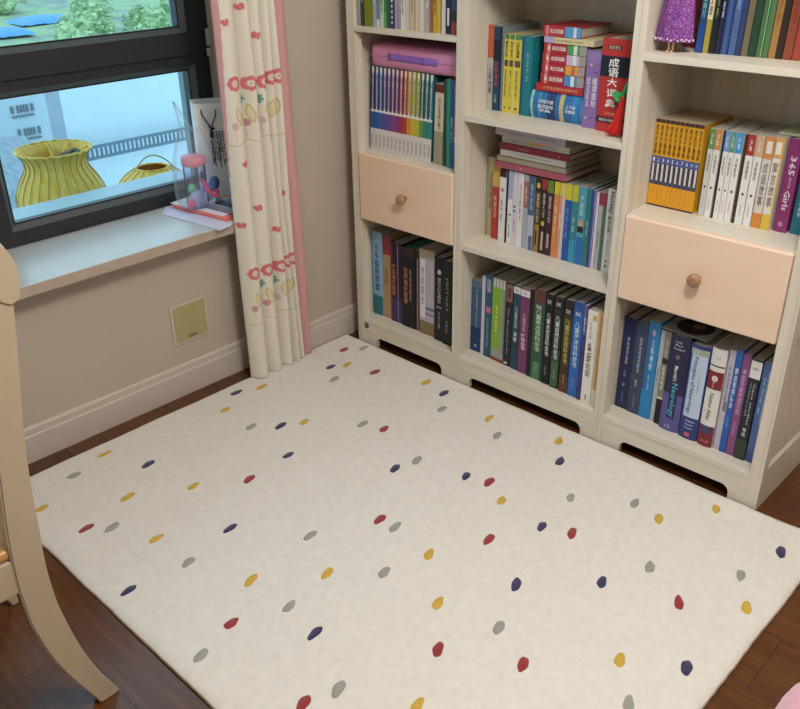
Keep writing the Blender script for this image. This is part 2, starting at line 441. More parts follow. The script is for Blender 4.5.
# ------------------------------------------------------------------ bookcases
CREAM = streak_mat('cream_laminate', 'd6cebf', 'ccc3b3', scale=(40, 40, 2.5), rough=.42)
CREAMH = streak_mat('cream_laminate_across', 'd6cfc1', 'cdc5b6', scale=(2.5, 40, 40), rough=.42)
PEACH = streak_mat('peach_drawer', 'e6cbb4', 'e2c6ae', scale=(4, 30, 30), rough=.5)
KNOB = streak_mat('knob_wood', '8a6748', 'b08a66', scale=(300, 40, 300), rough=.45)
DARK = mat('shadow_gap', '2a211b', rough=.8)
TOP = 1.98; DEP = .325
def bookcase(label, xo0, xi0, xi1, xo1, shelves, drawer, cut, side_panel=False, recL=.009, recR=.007):
    t = empty('bookcase', label, 'bookcase', ((xo0+xo1)/2, 0, 0), group='three cream bookcases side by side')
    ox = (xo0+xo1)/2
    def P(name, m, a, b, *r, **k): return bx(name, m, t, a-ox, b-ox, *r, **k)
    for a, b, s in ((xo0, xi0, 1), (xi1, xo1, -1)):
        # front stile, then a thinner board behind it: the inner face steps back
        bm = bmesh.new()
        if s > 0: pts = [(a-ox, 0), (b-ox, 0), (b-ox, .034), (b-ox-recL, .034), (b-ox-recL, DEP), (a-ox, DEP)]
        else: pts = [(a-ox, 0), (b-ox, 0), (b-ox, DEP), (a-ox+recR, DEP), (a-ox+recR, .034), (a-ox, .034)]
        prism(bm, pts, 2, 0, TOP)
        bmesh.ops.bevel(bm, geom=[e for e in bm.edges if max(v.co.y for v in e.verts) < .001], offset=.0015, segments=2, affect='EDGES')
        finish(bm, 'side_panel', CREAM, t)
    P('back_panel', CREAM, xi0-recL, xi1+recR, DEP-.014, DEP-.004, .02, TOP-.01, bev=0)
    for z in shelves:
        y0 = .0005
        if drawer and abs(z-drawer[1]) < .004: y0 = .016
        bm = bmesh.new(); A_, B_ = xi0-ox, xi1-ox
        prism(bm, [(A_, y0), (B_, y0), (B_, .0345), (B_+recR, .0345), (B_+recR, DEP-.014), (A_-recL, DEP-.014), (A_-recL, .0345), (A_, .0345)], 2, z-.018, z)
        bmesh.ops.bevel(bm, geom=[e for e in bm.edges if max(v.co.y for v in e.verts) < y0+.001 and abs(e.verts[0].co.z-e.verts[1].co.z) < 1e-5], offset=.0012, segments=2, affect='EDGES')
        finish(bm, 'shelf', CREAMH, t)
    P('top_panel', CREAMH, xi0, xi1, 0, DEP-.014, TOP-.02, TOP)
    # plinth with a long rounded slot at the floor
    c0, c1, ch = cut
    pts = [(xi0-ox, 0), (c0-ox, 0)]
    r = .024
    for k in range(7):
        a = PI - k*PI/12; pts.append((c0-ox+r+r*math.cos(a), ch-r+r*math.sin(a)))
    for k in range(7):
        a = PI/2 - k*PI/12; pts.append((c1-ox-r+r*math.cos(a), ch-r+r*math.sin(a)))
    pts += [(c1-ox, 0), (xi1-ox, 0), (xi1-ox, .0915), (xi0-ox, .0915)]
    bm = bmesh.new(); prism(bm, pts, 1, .002, .018); finish(bm, 'plinth', CREAMH, t)
    if drawer:
        z0, z1 = drawer; z1 += .001
        d = bx('drawer', PEACH, t, xi0-ox+.0025, xi1-ox-.0025, -.005, .0145, z0+.001, z1, bev=.005, seg=3)
        bm = bmesh.new()
        a, b = xi0-ox+.012, xi1-ox-.012
        box(bm, a, a+.012, .0145, .28, z0+.03, z1-.05); box(bm, b-.012, b, .0145, .28, z0+.03, z1-.05)
        box(bm, a, b, .268, .28, z0+.03, z1-.05); box(bm, a, b, .0145, .28, z0+.018, z0+.03)
        finish(bm, 'drawer_box', CREAM, d)
        kx = {0: 0, 1: .016}[1 if xo0 < .5 else 0] ; kx = (.432 if xo0 < .5 else 1.510)-ox
        bm = bmesh.new()
        lathe(bm, [(.008, -.004), (.008, -.014), (.0095, -.018), (.0165, -.022), (.0192, -.029), (.0182, -.036), (.0138, -.040), (.005, -.0415)], 24, kx, 0, .641, axis=1)
        finish(bm, 'knob', KNOB, d, smooth=True)
    if side_panel:
        x = xo1-ox
        bm = bmesh.new()
        for q in ((.0, .034, 0, TOP), (DEP-.034, DEP, 0, TOP), (.034, DEP-.034, 0, .128), (.034, DEP-.034, .535, .575), (.034, DEP-.034, TOP-.06, TOP)):
            box(bm, x, x+.007, q[0], q[1], q[2], q[3], 0)
        # sloping inner moulding
        for z0, z1 in ((.128, .535), (.575, TOP-.06)):
            yA, yB = .034, DEP-.034; s = .012
            o_ = [(yA, z0), (yB, z0), (yB, z1), (yA, z1)]; i_ = [(yA+s, z0+s), (yB-s, z0+s), (yB-s, z1-s), (yA+s, z1-s)]
            A = [bm.verts.new((x+.007, *p)) for p in o_]; B = [bm.verts.new((x+.0005, *p)) for p in i_]
            for i in range(4): bm.faces.new((A[i], A[(i+1) % 4], B[(i+1) % 4], B[i]))
        bmesh.ops.recalc_face_normals(bm, faces=bm.faces)
        finish(bm, 'side_moulding', CREAM, t)
    return t
bc1 = bookcase('narrow cream bookcase beside the curtain, with a peach drawer in its middle', .163, .200, .646, .6630, (.110, .762, 1.186, 1.55), (.517, .762), (.262, .598, .046), recL=.021)
bc2 = bookcase('cream bookcase between the two others, the one without a drawer', .6635, .681, 1.237, 1.2545, (.110, .531, .957, 1.38), None, (.728, 1.194, .044))
bc3 = bookcase('cream bookcase at the right end, its side panel showing beside bare floor', 1.255, 1.273, 1.743, 1.772, (.110, .764, 1.193, 1.56), (.515, .764), (1.338, 1.694, .044), True, recR=.012)
ob = bc1
bm = bmesh.new(); lathe(bm, [(.0145, 0), (.0145, -.0008), (.0136, -.0012)], 28, .207-.413, .0018, .083, axis=1); st = finish(bm, 'round_sticker', paint('3d3a60'), ob)
bm = bmesh.new()
for q in range(3):
    tube(bm, [(.207-.413-.006+.012*k/6, .0004, .083+.003*math.sin(k)+(q-1)*.004) for k in range(7)], .0006, 6)
finish(bm, 'sticker_emblem', paint('b98a8c'), st)

# ------------------------------------------------------------------ books
PAGE = streak_mat('page_edges', 'a39b8c', 'b8b0a2', scale=(900, 2, 2), rough=.85)
PAGED = streak_mat('page_edges_yellowed', '978a72', 'aba087', scale=(900, 2, 2), rough=.85)
def book(label, x0, x1, y, z, h, color, bands=(), texts=(), dep=.17, round_=.0, hard=False, group=None, lean=0, lying=False, page=None, cat='book'):
    """bands: (z0, z1, colour, u0, u1) as fractions; texts: (body, mode, u0, u1, z0, z1, colour)"""
    w = x1-x0-.0008
    if lying:   # spine to the front, cover up; x0..x1 is the book's thickness here in z, h its length in x
        t = empty('book', label, cat, (lying, y, z + (x1-x0)/2), (0, -PI/2, 0), group)
    else:
        a = math.radians(lean)
        t = empty('book', label, cat, ((x0+x1)/2, y, z + abs(math.sin(a))*w/2 + .0002), (0, a, 0), group)
    n = 9 if round_ else 2
    sp = []
    for i in range(n):
        u = -1 + 2*i/(n-1); sp.append((u*w/2, -round_*(1-u*u)))
    th = min(.0022 if hard else .0009, w*.2); ov = .003 if hard else .0004
    outer = [(-w/2, dep)] + sp + [(w/2, dep)]
    isp = [(p[0]*(1-2*th/w), p[1]+th) for p in sp]
    inner = [(-w/2+th, dep)] + isp + [(w/2-th, dep)]
    bm = bmesh.new(); prism(bm, outer + inner[::-1], 2, 0, h)
    finish(bm, 'cover', paint(color), t)
    bm = bmesh.new(); prism(bm, [(-w/2+th+.0001, dep-ov-.001)] + [(p[0]*.999, p[1]+.0003) for p in isp] + [(w/2-th-.0001, dep-ov-.001)], 2, ov, h-ov)
    finish(bm, 'page_block', page or PAGE, t)
    def surf(u, zz, off):       # u in 0..1 across the spine
        k = 2*u-1
        return (k*w/2, -round_*(1-k*k)-off, zz*h)
    if bands:
        cols = {}
        for bi, b in enumerate(bands):
            z0, z1, c = b[:3]; u0, u1 = (b[3], b[4]) if len(b) > 3 else (.0, 1.)
            lay = bi
            cols.setdefault(c, []).append((z0, z1, u0, u1, lay))
        mats = list(cols); bm = bmesh.new()
        for mi, c in enumerate(mats):
            for z0, z1, u0, u1, lay in cols[c]:
                m_ = 6 if round_ else 1; off = .0002 + .00007*lay
                A = [bm.verts.new(surf(u0+(u1-u0)*i/m_, z0, off)) for i in range(m_+1)]; B = [bm.verts.new(surf(u0+(u1-u0)*i/m_, z1, off)) for i in range(m_+1)]
                for i in range(m_): bm.faces.new((A[i], A[i+1], B[i+1], B[i])).material_index = mi
        finish(bm, 'spine_band', [paint(c) for c in mats], t)
    if texts:
        cols = []
        bm = bmesh.new()
        for body, mode, u0, u1, z0, z1, c in texts:
            if c not in cols: cols.append(c)
            if mode == 'E':   # round emblem
                q = [bm.verts.new(surf((u0+u1)/2 + (u1-u0)/2*math.cos(2*PI*k/16), (z0+z1)/2 + (z1-z0)/2*math.sin(2*PI*k/16), .0009)) for k in range(16)]
                bm.faces.new(q).material_index = cols.index(c); continue
            lettering(bm, body, mode, u0, u1, z0, z1, lambda u, v: surf(u, v, .0009), cols.index(c))
        finish(bm, 'title', [paint(c) for c in cols], t)
    return t

def bk(G, y, z, x0, x1, h, color, label, bands=(), texts=(), **k):
    return book(label, x0/1000, x1/1000, y, z, h/1000, color, bands, texts, group=G, **k)

# --- left bookcase, upper shelf (only the lower halves of the books show)
G = 'picture books on the upper shelf of the left bookcase'; Z = 1.186; n = 0
A1 = [(202,219,'a9a9ac','pale grey thin book at the left end of the left bookcase upper shelf',[(0,.5,'8f8f98',.3,.6)],()),
 (221,236,'2f4a2c','dark green filler standing in for the shaded gap beside the lime green book, upper shelf',(),[('自然','S',.2,.8,.3,.5,'cdd6a0')]),  # dark gap between spines, its shade built as a dark green volume
 (238,277,'8fb04a','lime green book with an olive lower spine on the upper shelf',[(.0,.36,'7c8a1c')],[('小小科学家','S',.3,.7,.5,.9,'ffffff')]),
 (278,293,'9fb6c8','pale blue thin book right of the lime green one',(),[('海洋','S',.2,.8,.3,.5,'e8eef2')]),
 (294,307,'6d8299','slate blue thin book on the upper shelf, left bookcase',[(0,.1,'dfe5e8')],()),
 (308,325,'c5dccb','mint white book left of the bright green ones, upper shelf',(),[('童话','S',.2,.8,.2,.4,'4c8a5c')]),
 (326,338,'3c8a52','bright green thin book next to the mint white one',[(0,.2,'5fa56c')],()),
 (339,350,'2b6b3e','deeper green thin book touching the white-dotted navy spine',(),()),
 (352,371,'3a3a68','navy book with a column of white dots down its spine',(),[('●','H',.35,.7,.06+.07*i,.10+.07*i,'f2f2f2') for i in range(9)]),
 (373,397,'a9a7bb','lavender grey book right of the white-dotted navy spine',[(0,.3,'8e8ca8',.5,.8)],()),
 (399,416,'e4e2e0','plain white book in the middle of the left bookcase upper shelf',(),[('故事','S',.25,.75,.2,.4,'8a8a96')]),
 (418,437,'ddd0b8','cream book right of the plain white one, thin brown edge line',[(0,1,'8a7458',.88,.97)],()),
 (439,459,'d2bfa4','beige book in the row of cream spines, upper shelf',[(0,1,'8a7458',.88,.97)],[('小故事','S',.2,.6,.2,.5,'9a7a66')]),
 (461,476,'dccbb2','light cream book with a tan line, right of the beige one',[(0,1,'a0896a',.9,.99)],()),
 (478,499,'e3d9c8','ivory book, last of the row of cream spines on the upper shelf',[(0,1,'8a7458',.88,.97)],()),
 (501,518,'b3aab6','grey mauve book left of the orange brown one',(),[('诗','S',.2,.8,.3,.4,'f0ecef')]),
 (520,532,'a5642c','orange brown thin book left of the yellow one',(),()),
 (534,562,'d8b43c','yellow book with a brown stripe on the left bookcase upper shelf',[(0,1,'a8842a',.4,.52)],[('神奇校车','S',.1,.38,.2,.6,'7a3c20')]),
 (564,581,'ddcfcf','pinkish white book right of the yellow one, black edge',[(0,1,'2a2630',.0,.15)],()),
 (583,603,'23283e','navy black book with a small white patch, near the right end of the upper shelf',[(.1,.3,'e4e2e0',.3,.7)],()),
 (605,627,'3a2a2a','dark book with rust red foot at the right end of the upper shelf',[(0,.16,'9c3f28'),(.3,.5,'2c4a78')],())]
for i, (a, b, c, l, bd, tx) in enumerate(A1):
    bk(G, .012+.0006*i, Z, a, b, 225+((i*37) % 5)*8, c, l, bd, tx, dep=.19, hard=i in (2, 9, 17))

# --- left bookcase, second shelf: rainbow set
G = 'rainbow-spined set of fifteen under the pink case'
RB = [('1b2f6e','2f5fa8'),('20489a','2c62b4'),('26519f','3a68b8'),('3b3f93','4f5aa6'),('4b3a86','6a4f9c'),('5a3580','7a4a97'),('6a2f78','8c3f86'),
      ('9c2740','a83252'),('b23a30','b8433a'),('c9a31c','e0932c'),('b9a82a','d8bf2e'),('8fa63a','c3c23a'),('1e5a3c','6fa04a'),('17655f','2f8a72'),('1d6f80','2a8a94')]
ordn = ['first','second','third','fourth','fifth','sixth','seventh','eighth','ninth','tenth','eleventh','twelfth','thirteenth','fourteenth','fifteenth']
cn = ['navy','royal blue','blue','indigo','violet','purple','magenta purple','crimson','red orange','amber','golden yellow','yellow green','dark green','sea green','teal']
wd = 19.4
for i in range(15):
    x0 = 194 + i*wd
    book(f'{cn[i]} volume, {ordn[i]} from the left of the rainbow set under the pink case', x0/1000, (x0+wd)/1000, .066, .762, .288, RB[i][0],
         [(0, .265, 'e3e0db'), (.265, .465, RB[i][1]), (.465, .492, 'efece8'), (.492, .93, 'e4e2e4', .36, .66), (.93, 1, 'ece8e2', .3, .8), (.03, .2, 'c3c1be', .25, .6, 1)],
         [('第一次发现丛书', 'S', .40, .62, .52, .90, '59597a'), ('法国儿童', 'S', .5, .7, .06, .2, '8a8a90')], dep=.2, group=G, lean=3.0)
G = 'odd books right of the rainbow set'; Z = .762
bk(G, .060, Z, 502, 541, 262, 'd8cdb4', 'beige book with black characters and dark red shade painted at its head, right of the rainbow set', [(.90, 1, '6e2a20'), (0, .42, 'a39a80')], [('小王子书', 'S', .35, .7, .45, .85, '3a342e')], dep=.19, lean=2)  # dark red top band: shade and the box behind, put into the spine colour
bk(G, .058, Z, 545, 558, 280, '1f4f33', 'dark green thin book right of the beige one with red shade painted at its head', (), (), dep=.2, lean=1)
bk(G, .056, Z, 562, 579, 284, '2fa08a', 'sea green book between dark green and blue ones under the pink case', [(0, 1, '247a6c', .0, .2)], (), dep=.2)
bk(G, .054, Z, 581, 594, 282, '2f64a8', 'bright blue thin book under the right end of the pink case', (), [('数学', 'S', .2, .8, .3, .6, 'cfe0f2')], dep=.2)
bk(G, .052, Z, 596, 610, 280, '6b86c4', 'lavender blue book at the right end under the pink case', (), [('日记本', 'S', .2, .8, .3, .6, 'dfe6f4')], dep=.2)

# --- left bookcase, bottom shelf
G = 'large books on the bottom shelf of the left bookcase'; Z = .11
bk(G, .062, Z, 190, 243, 342, '8fb9dd', 'light blue book with dark characters and teal foot, beside the curtain end', [(0, .24, '2f7f88')], [('小牛顿科学馆', 'S', .25, .7, .30, .86, '2c4a7c')], dep=.21)
bk(G, .064, Z, 246, 286, 336, 'b39a6c', 'tan book with a red head on the left bookcase bottom shelf', [(.78, 1, 'a03440')], [('百科', 'S', .2, .7, .40, .62, '8a6c40')], dep=.21, hard=True, page=PAGED)
bk(G, .060, Z, 289, 347, 322, '2a1f38', 'dark plum book with orange lettering and violet foot, left of the thicker black one', [(0, .30, '3d3470'), (0, 1, '7a2f2c', .0, .18), (.0, 1, '8a86a8', .62, .70)], [('中国通史故事', 'S', .12, .46, .34, .74, 'd07a50')], dep=.21, hard=True)
bk(G, .056, Z, 350, 417, 318, '1e1a24', 'thick black book with orange lettering and green page tops', [(.9, 1, '3c2430')], [('世界通史故事', 'S', .16, .48, .30, .76, 'd8774a'), ('精装彩图版', 'S', .62, .76, .35, .75, 'b0a890')], dep=.21, hard=True, page=mat('page_green', '3f7a62', rough=.8))
bk(G, .058, Z, 419, 441, 322, '3b2a2c', 'narrow dark brown book left of the silver one', [(0, .9, 'a88a86', .35, .6)], (), dep=.21)
bk(G, .054, Z, 443, 516, 337, 'b9b6c4', 'silver grey book with lavender swirls and gold foot', [(0, .16, '8a7a54'), (.2, .88, 'e6e4ee', .05, .38), (.30, .34, '7a6aa0', .4, 1), (.24, .27, '8a7ab0', .4, 1), (.9, 1, 'a9a188')], [('时间简史', 'S', .12, .30, .35, .80, '6a6488')], dep=.21, hard=True)
bk(G, .046, Z, 524, 566, 328, '17181f', 'black book with a white emblem and lettering, bottom shelf of the left bookcase', [(.4, .42, '9a9a9a', .2, .8)], [('●', 'H', .3, .75, .80, .86, 'b9c4cc'), ('ENCYCLOPEDIA', 'D', .35, .7, .46, .76, 'c8c8cc'), ('VOLUME', 'D', .4, .65, .15, .36, 'a8a8b0')], dep=.21, hard=True)
bk(G, .040, Z, 569, 608, 326, '1c2024', 'black book at the right end of the left bookcase bottom shelf, greenish lettering', (), [('HISTORY', 'D', .35, .65, .4, .8, '7f9a86'), ('ATLAS', 'D', .35, .65, .15, .3, '9a9a9a')], dep=.21, hard=True)

# --- middle bookcase, upper shelf
G = 'books standing on the upper shelf of the middle bookcase'; Z = .957
bk(G, .120, Z, 675, 697, 254, 'b9bcb4', 'thin grey book with an orange red head, far left of middle upper shelf', [(.62, 1, 'd2603c')], [('上海交通', 'S', .2, .8, .2, .5, '3c3c40')], dep=.175)
bk(G, .118, Z, 698, 723, 251, '23466e', 'dark blue thin book with red lettering, left of the yellow ones', [(.6, .85, '1c2438')], [('科学漫画', 'S', .2, .8, .3, .6, 'c2484c'), ('儿童', 'S', .3, .7, .1, .2, '9fc0d8')], dep=.175)
bk(G, .120, Z, 725, 739, 250, '7d8a90', 'slate grey thin book touching the yellow books', [(0, 1, '39424c', .0, .3)], (), dep=.175)
for i, (a, b) in enumerate(((741, 759), (760, 778), (779, 806))):
    bk(G, .116, Z, a, b, 232, 'e2d23c', ['yellow comic with green head, leftmost of the three yellow spines', 'yellow comic with green head, the middle of three yellow spines', 'yellow comic with green head, widest and rightmost of the three yellow spines'][i],
       [(.94, 1, '4f8a54'), (.60, .68, '5c5444', .1, .9), (0, 1, 'e9e2a0', .0, .08)], [(['爆笑校园', '淘气包马', '小学生漫画'][i], 'S', .25, .75, .72, .92, '3a3a2a'), (['漫画故事', '第二册书', '欢乐时光'][i], 'S', .3, .6, .2, .56, '6a5f20'), ('●', 'H', .3, .7, .05, .08, '5a4a20')], dep=.17)
bk(G, .114, Z, 808, 848, 231, '17808c', 'teal hardback standing between the yellow comics and the lying dictionaries', [(0, 1, '1c4f88', .0, .22)], [('作文大全', 'S', .45, .72, .45, .8, '7fc4cc')], dep=.175, hard=True)
bk(G, .100, Z, 1044, 1092, 215, '8a68ac', 'violet dictionary with two columns of white characters, left of the big red one', [(.86, .98, '8f74b4'), (.72, .73, '3c3468', .6, .9), (.14, .15, '3c3468', .6, .8)], [('近义反义', 'S', .14, .42, .28, .66, 'efe9f4'), ('组词造句', 'S', .54, .86, .28, .66, 'efe9f4'), ('●', 'H', .30, .46, .80, .835, 'e9c08a'), ('●', 'H', .2, .32, .12, .15, 'efe9f4')], dep=.17, round_=.002, hard=True)
bk(G, .092, Z, 1096, 1186, 252, 'c22a26', 'big red idiom dictionary with white characters on a navy block', [(.60, .82, '16182a'), (.10, .165, '1d1618'), (.885, .935, '3a1a1c', .22, .70)], [('成', 'H', .30, .66, .705, .80, 'f4f1ee'), ('语', 'H', .30, .66, .605, .70, 'f4f1ee'), ('大', 'H', .30, .64, .50, .59, 'f4f1ee'), ('词', 'H', .30, .64, .385, .475, 'f4f1ee'), ('典', 'H', .30, .64, .275, .365, 'f4f1ee'), ('双色本', 'H', .28, .66, .19, .225, 'e88a60'), ('商务印书馆辞书', 'H', .10, .84, .115, .15, 'd8cfc8'), ('新编学生', 'H', .26, .66, .89, .93, 'd8b8a0')], dep=.18, round_=.003, hard=True)
G = 'dictionaries lying in a pile on the middle upper shelf'
def lie(z0, z1, xl, xr, y, color, label, bands=(), texts=(), **k):
    return book(label, 0, (z1-z0)/1000, y, z0/1000, (xr-xl)/1000, color, bands, texts, lying=xr/1000, group=k.pop('G', G), **k)
# along a lying book z-fraction 1 is the left end
lie(957.3, 1039.5, 852, 1042, .118, '2470b4', 'thick blue round-backed dictionary at the bottom of the lying pile', [(.0, .06, '3f95cc'), (.94, .99, '8fd0c8'), (.36, .44, 'c8b87c'), (.52, .68, '28407c'), (.1, .2, '2f86c8'), (.8, .84, '3f95cc')],
    [('小学生多功能', 'D', .58, .72, .55, .84, 'f0f4f6'), ('组词造句', 'D', .40, .54, .55, .84, 'f0f4f6'), ('字典', 'D', .26, .38, .60, .82, 'f0f4f6'), ('上下册', 'D', .52, .64, .14, .32, 'f0f4f6'), ('彩图版', 'D', .36, .48, .14, .32, 'f0f4f6')], dep=.17, round_=.012, hard=True)
lie(1040.0, 1062, 868, 1032, .112, 'c4272a', 'thin red book with orange lettering directly on the thick blue dictionary', (), [('小学生必背古诗词大全', 'D', .3, .7, .1, .85, 'f0b070')], dep=.17)
for z0, z1, xl, xr, pc, pn, sp in ((1062.5, 1093, 884, 1034, '3f8fd0', 'bright blue', 3), (1093.5, 1121, 886, 1034, 'e8a23c', 'orange', 4), (1121.5, 1150, 887, 1036, 'cbb6dc', 'pale lavender', 5), (1150.5, 1178, 890, 1036, '4aa85c', 'green', 6)):
    lie(z0, z1, xl, xr, .110, 'bf2430', f'red pocket dictionary with a {pn} picture panel on its spine, in the lying pile', [(.0, .16, 'a49c94'), (.16, .44, pc), (.22, .30, 'e4e4e0' if pn != 'orange' else 'd0663c'), (.84, .92, 'e08a84')],
        [('成语词典' if sp % 2 else '英汉词典', 'D', .28, .72, .48, .80, 'f4ecec'), ('●', 'D', .3, .7, .86, .90, 'f2e2e0')], dep=.15, hard=True)
lie(1178.5, 1196, 891, 1062, .106, 'ddd0a0', 'cream book with a lilac left end, second from the top of the lying pile', [(.78, 1, 'b8a4cc'), (0, .02, 'b9a070')], [('新华字典儿童版', 'D', .3, .65, .2, .75, 'b09a6a')], dep=.16)
lie(1196.5, 1226, 886, 1014, .108, 'c22832', 'red pocket dictionary topmost of the lying pile, blue picture on its spine', [(.0, .42, '4f9ed6'), (.12, .2, 'd7e2ea'), (.86, .93, 'e08a84')], [('同义词词典', 'D', .28, .72, .46, .82, 'f4ecec')], dep=.16, hard=True)

# --- middle bookcase, middle shelf
G = 'storybooks standing on the middle shelf of the middle bookcase'; Z = .531
B2 = [
 (675,708,271,'bdb594','beige book set back at the left end of the middle shelf',[(0,1,'a59d7c',.0,.3)],[('历史故事','S',.35,.7,.35,.8,'8a8264')],.135),
 (712,745,250,'c03a34','red book with a yellow head, second from the left on the middle shelf',[(.72,1,'d9b84a'),(0,.6,'a82c2c',.7,1)],[('笑猫日记','S',.2,.6,.3,.6,'f0c0a0')],.12),
 (747,774,245,'e4e5e6','white book with pink and blue flecks beside a thin black one',[(.9,1,'3a2a30'),(.7,.75,'d88a9a',.2,.7)],[('淘气包','S',.2,.6,.3,.6,'9a8aa8')],.112),
 (775,782,243,'191a20','very thin black book between two white ones',(),(),.112),
 (784,803,248,'e8e8ea','white book with a periwinkle head on the middle shelf',[(.62,1,'a9b4dc'),(.40,.42,'3a3a44',.3,.8)],[('一年级','S',.3,.7,.1,.34,'8a8a90')],.110),
 (804,822,248,'d9d4e2','pale lilac book with two small black marks, right of the periwinkle-headed one',[(.46,.49,'2c2c34',.2,.6),(.52,.55,'2c2c34',.2,.6)],[('小学生','S',.3,.7,.2,.42,'8c86a0')],.110),
 (823,845,248,'e9e4e8','white book with pinkish lettering, fifth of the pale spines',(),[('日记故事书','S',.3,.7,.35,.85,'b08a9c')],.110),
 (847,865,246,'aab2c0','grey blue book with a terracotta head, under the lying pile',[(.56,.92,'a86a5a')],[('数学','S',.25,.75,.62,.85,'d8c4b4')],.109),
 (866,890,246,'b8bccb','pale book with a slate blue upper block, under the lying pile',[(.48,1,'4a6288'),(0,.2,'5a6a98',.3,.9)],[('童年故事','S',.3,.75,.55,.9,'a8b8cc')],.109),
 (892,915,246,'5a4428','brown gold book with a yellow disc near its head',[(.82,.98,'2c2018'),(0,.38,'a8853c',.2,.9),(.1,.3,'4a3a2c',.3,.6,1)],[('●','E',.2,.8,.86,.94,'e2b83c'),('查理九世','S',.3,.75,.42,.8,'d8ccb0')],.108),
 (916,937,246,'33241f','dark brown book with a red head and white characters',[(.86,1,'a8382c'),(.05,.3,'c8b49c',.3,.7)],[('●','E',.2,.8,.38,.45,'e2b83c'),('查理九世','S',.3,.75,.5,.82,'d8ccc0')],.108),
 (938,961,246,'4a2430','dark maroon book with an olive head, left of the orange one',[(.84,1,'6a8a3c'),(.1,.3,'b09aa0',.3,.7)],[('查理九世','S',.3,.75,.45,.8,'d0c0c0')],.107),
 (964,983,247,'e08a4c','orange book with a bright yellow head',[(.84,1,'ded02c')],[('神奇的','S',.3,.7,.3,.7,'f4d0a8')],.106),
 (984,1001,247,'dd9a86','salmon pink book with a bright yellow head',[(.84,1,'ded02c'),(0,1,'e8dcd8',.75,1)],[('树屋','S',.3,.7,.4,.6,'f6e0dc')],.106),
 (1002,1029,248,'2458ac','royal blue book with a bright yellow head',[(.80,1,'ded02c'),(0,.80,'cfd8e6',.0,.14)],[('神奇树屋','S',.3,.75,.3,.7,'5f8ad0')],.105),
 (1030,1052,248,'2f8a96','teal book with a bright yellow head',[(.80,1,'c9cc2c'),(0,.3,'2f9ac4')],[('海底','S',.3,.7,.4,.6,'a0d4d4')],.105),
 (1053,1081,249,'4fa4b8','cyan book with a small ship picture on its spine',[(.42,.50,'23262e',.1,.9),(.50,.58,'d89a6c',.2,.8),(0,.36,'2470c0',.1,.95)],[('海盗船','S',.3,.7,.64,.9,'bfe0e6')],.105),
 (1082,1098,248,'2f7c84','dark teal book right of the ship-picture spine',(),[('地球','S',.3,.7,.4,.6,'9accc8')],.105),
 (1099,1113,245,'454a9c','indigo thin book on the right part of the middle shelf',[(0,1,'aab0dc',.75,1)],(),.106),
 (1114,1122,242,'e2e0ec','very thin white book right of the indigo one',(),(),.107),
 (1123,1138,243,'b8b4b4','pale grey book with a crimson head',[(.84,1,'a62c48')],[('家庭','S',.3,.7,.3,.5,'8a8484')],.107),
 (1139,1150,243,'4f7c64','moss green thin book with a crimson head',[(.84,1,'a62c48')],(),.107),
 (1152,1180,262,'e6e5e2','white paperback reading BOOK, taller, at the right end of the middle shelf',(),[('Novelty','D',.18,.82,.72,.97,'28282a'),('BOOK','D',.28,.70,.48,.68,'28282a'),('paper','D',.4,.58,.2,.4,'a8a8a8'),('●','E',.38,.62,.06,.10,'3a3a3c'),('●','E',.38,.62,.13,.16,'5a5a5c')],.104)]
for a, b, h, c, l, bd, tx, y in B2:
    bk(G, y, Z, a, b, h, c, l, bd, tx, dep=.18 if y < .125 else .165)
G2 = 'books lying flat on top of the row on the middle shelf'
lie(785.0, 805.5, 736, 1008, .100, 'b55468', 'dusty crimson book at the bottom of the flat pile on the middle shelf', (), [('●', 'E', .4, .6, .62, .64, 'f0e0e0')], dep=.195, G=G2, hard=True)
lie(806.0, 825.0, 739, 1002, .102, '9f8f78', 'tan book second from the bottom of the flat pile', [(0, 1, 'b5a68e', .2, .8)], (), dep=.19, G=G2, page=PAGED)
lie(825.5, 845.0, 750, 998, .104, 'ece8e0', 'white book in the middle of the flat pile, thin grey lettering', (), [('小学数学综合练习与测试', 'D', .4, .65, .2, .75, 'b0aca4')], dep=.17, G=G2)
lie(845.5, 866.0, 744, 1010, .102, 'a02c42', 'deep crimson book in the upper half of the flat pile', (), [('名著阅读', 'D', .35, .65, .55, .72, 'd88a94'), ('●', 'E', .4, .6, .12, .135, 'f0e0e0')], dep=.18, G=G2, hard=True)
lie(866.5, 887.0, 754, 1007, .106, 'cbc6bd', 'grey book with orange patch, second from the top of the flat pile', [(.35, .62, 'dba45c', .3, .8), (0, .15, 'ddd2b4')], [('少儿英语练习册', 'D', .35, .65, .66, .95, '9a948c'), ('第二册', 'D', .35, .65, .2, .32, '9a948c')], dep=.16, G=G2)
lie(887.5, 911.0, 727, 992, .104, 'c9bfcb', 'pale lavender book on the very top of the flat pile', (), [('CAMBRIDGE ENGLISH', 'D', .35, .62, .12, .45, '8a8494'), ('STARTERS WORKBOOK', 'D', .35, .62, .50, .80, '8a8494')], dep=.15, G=G2)

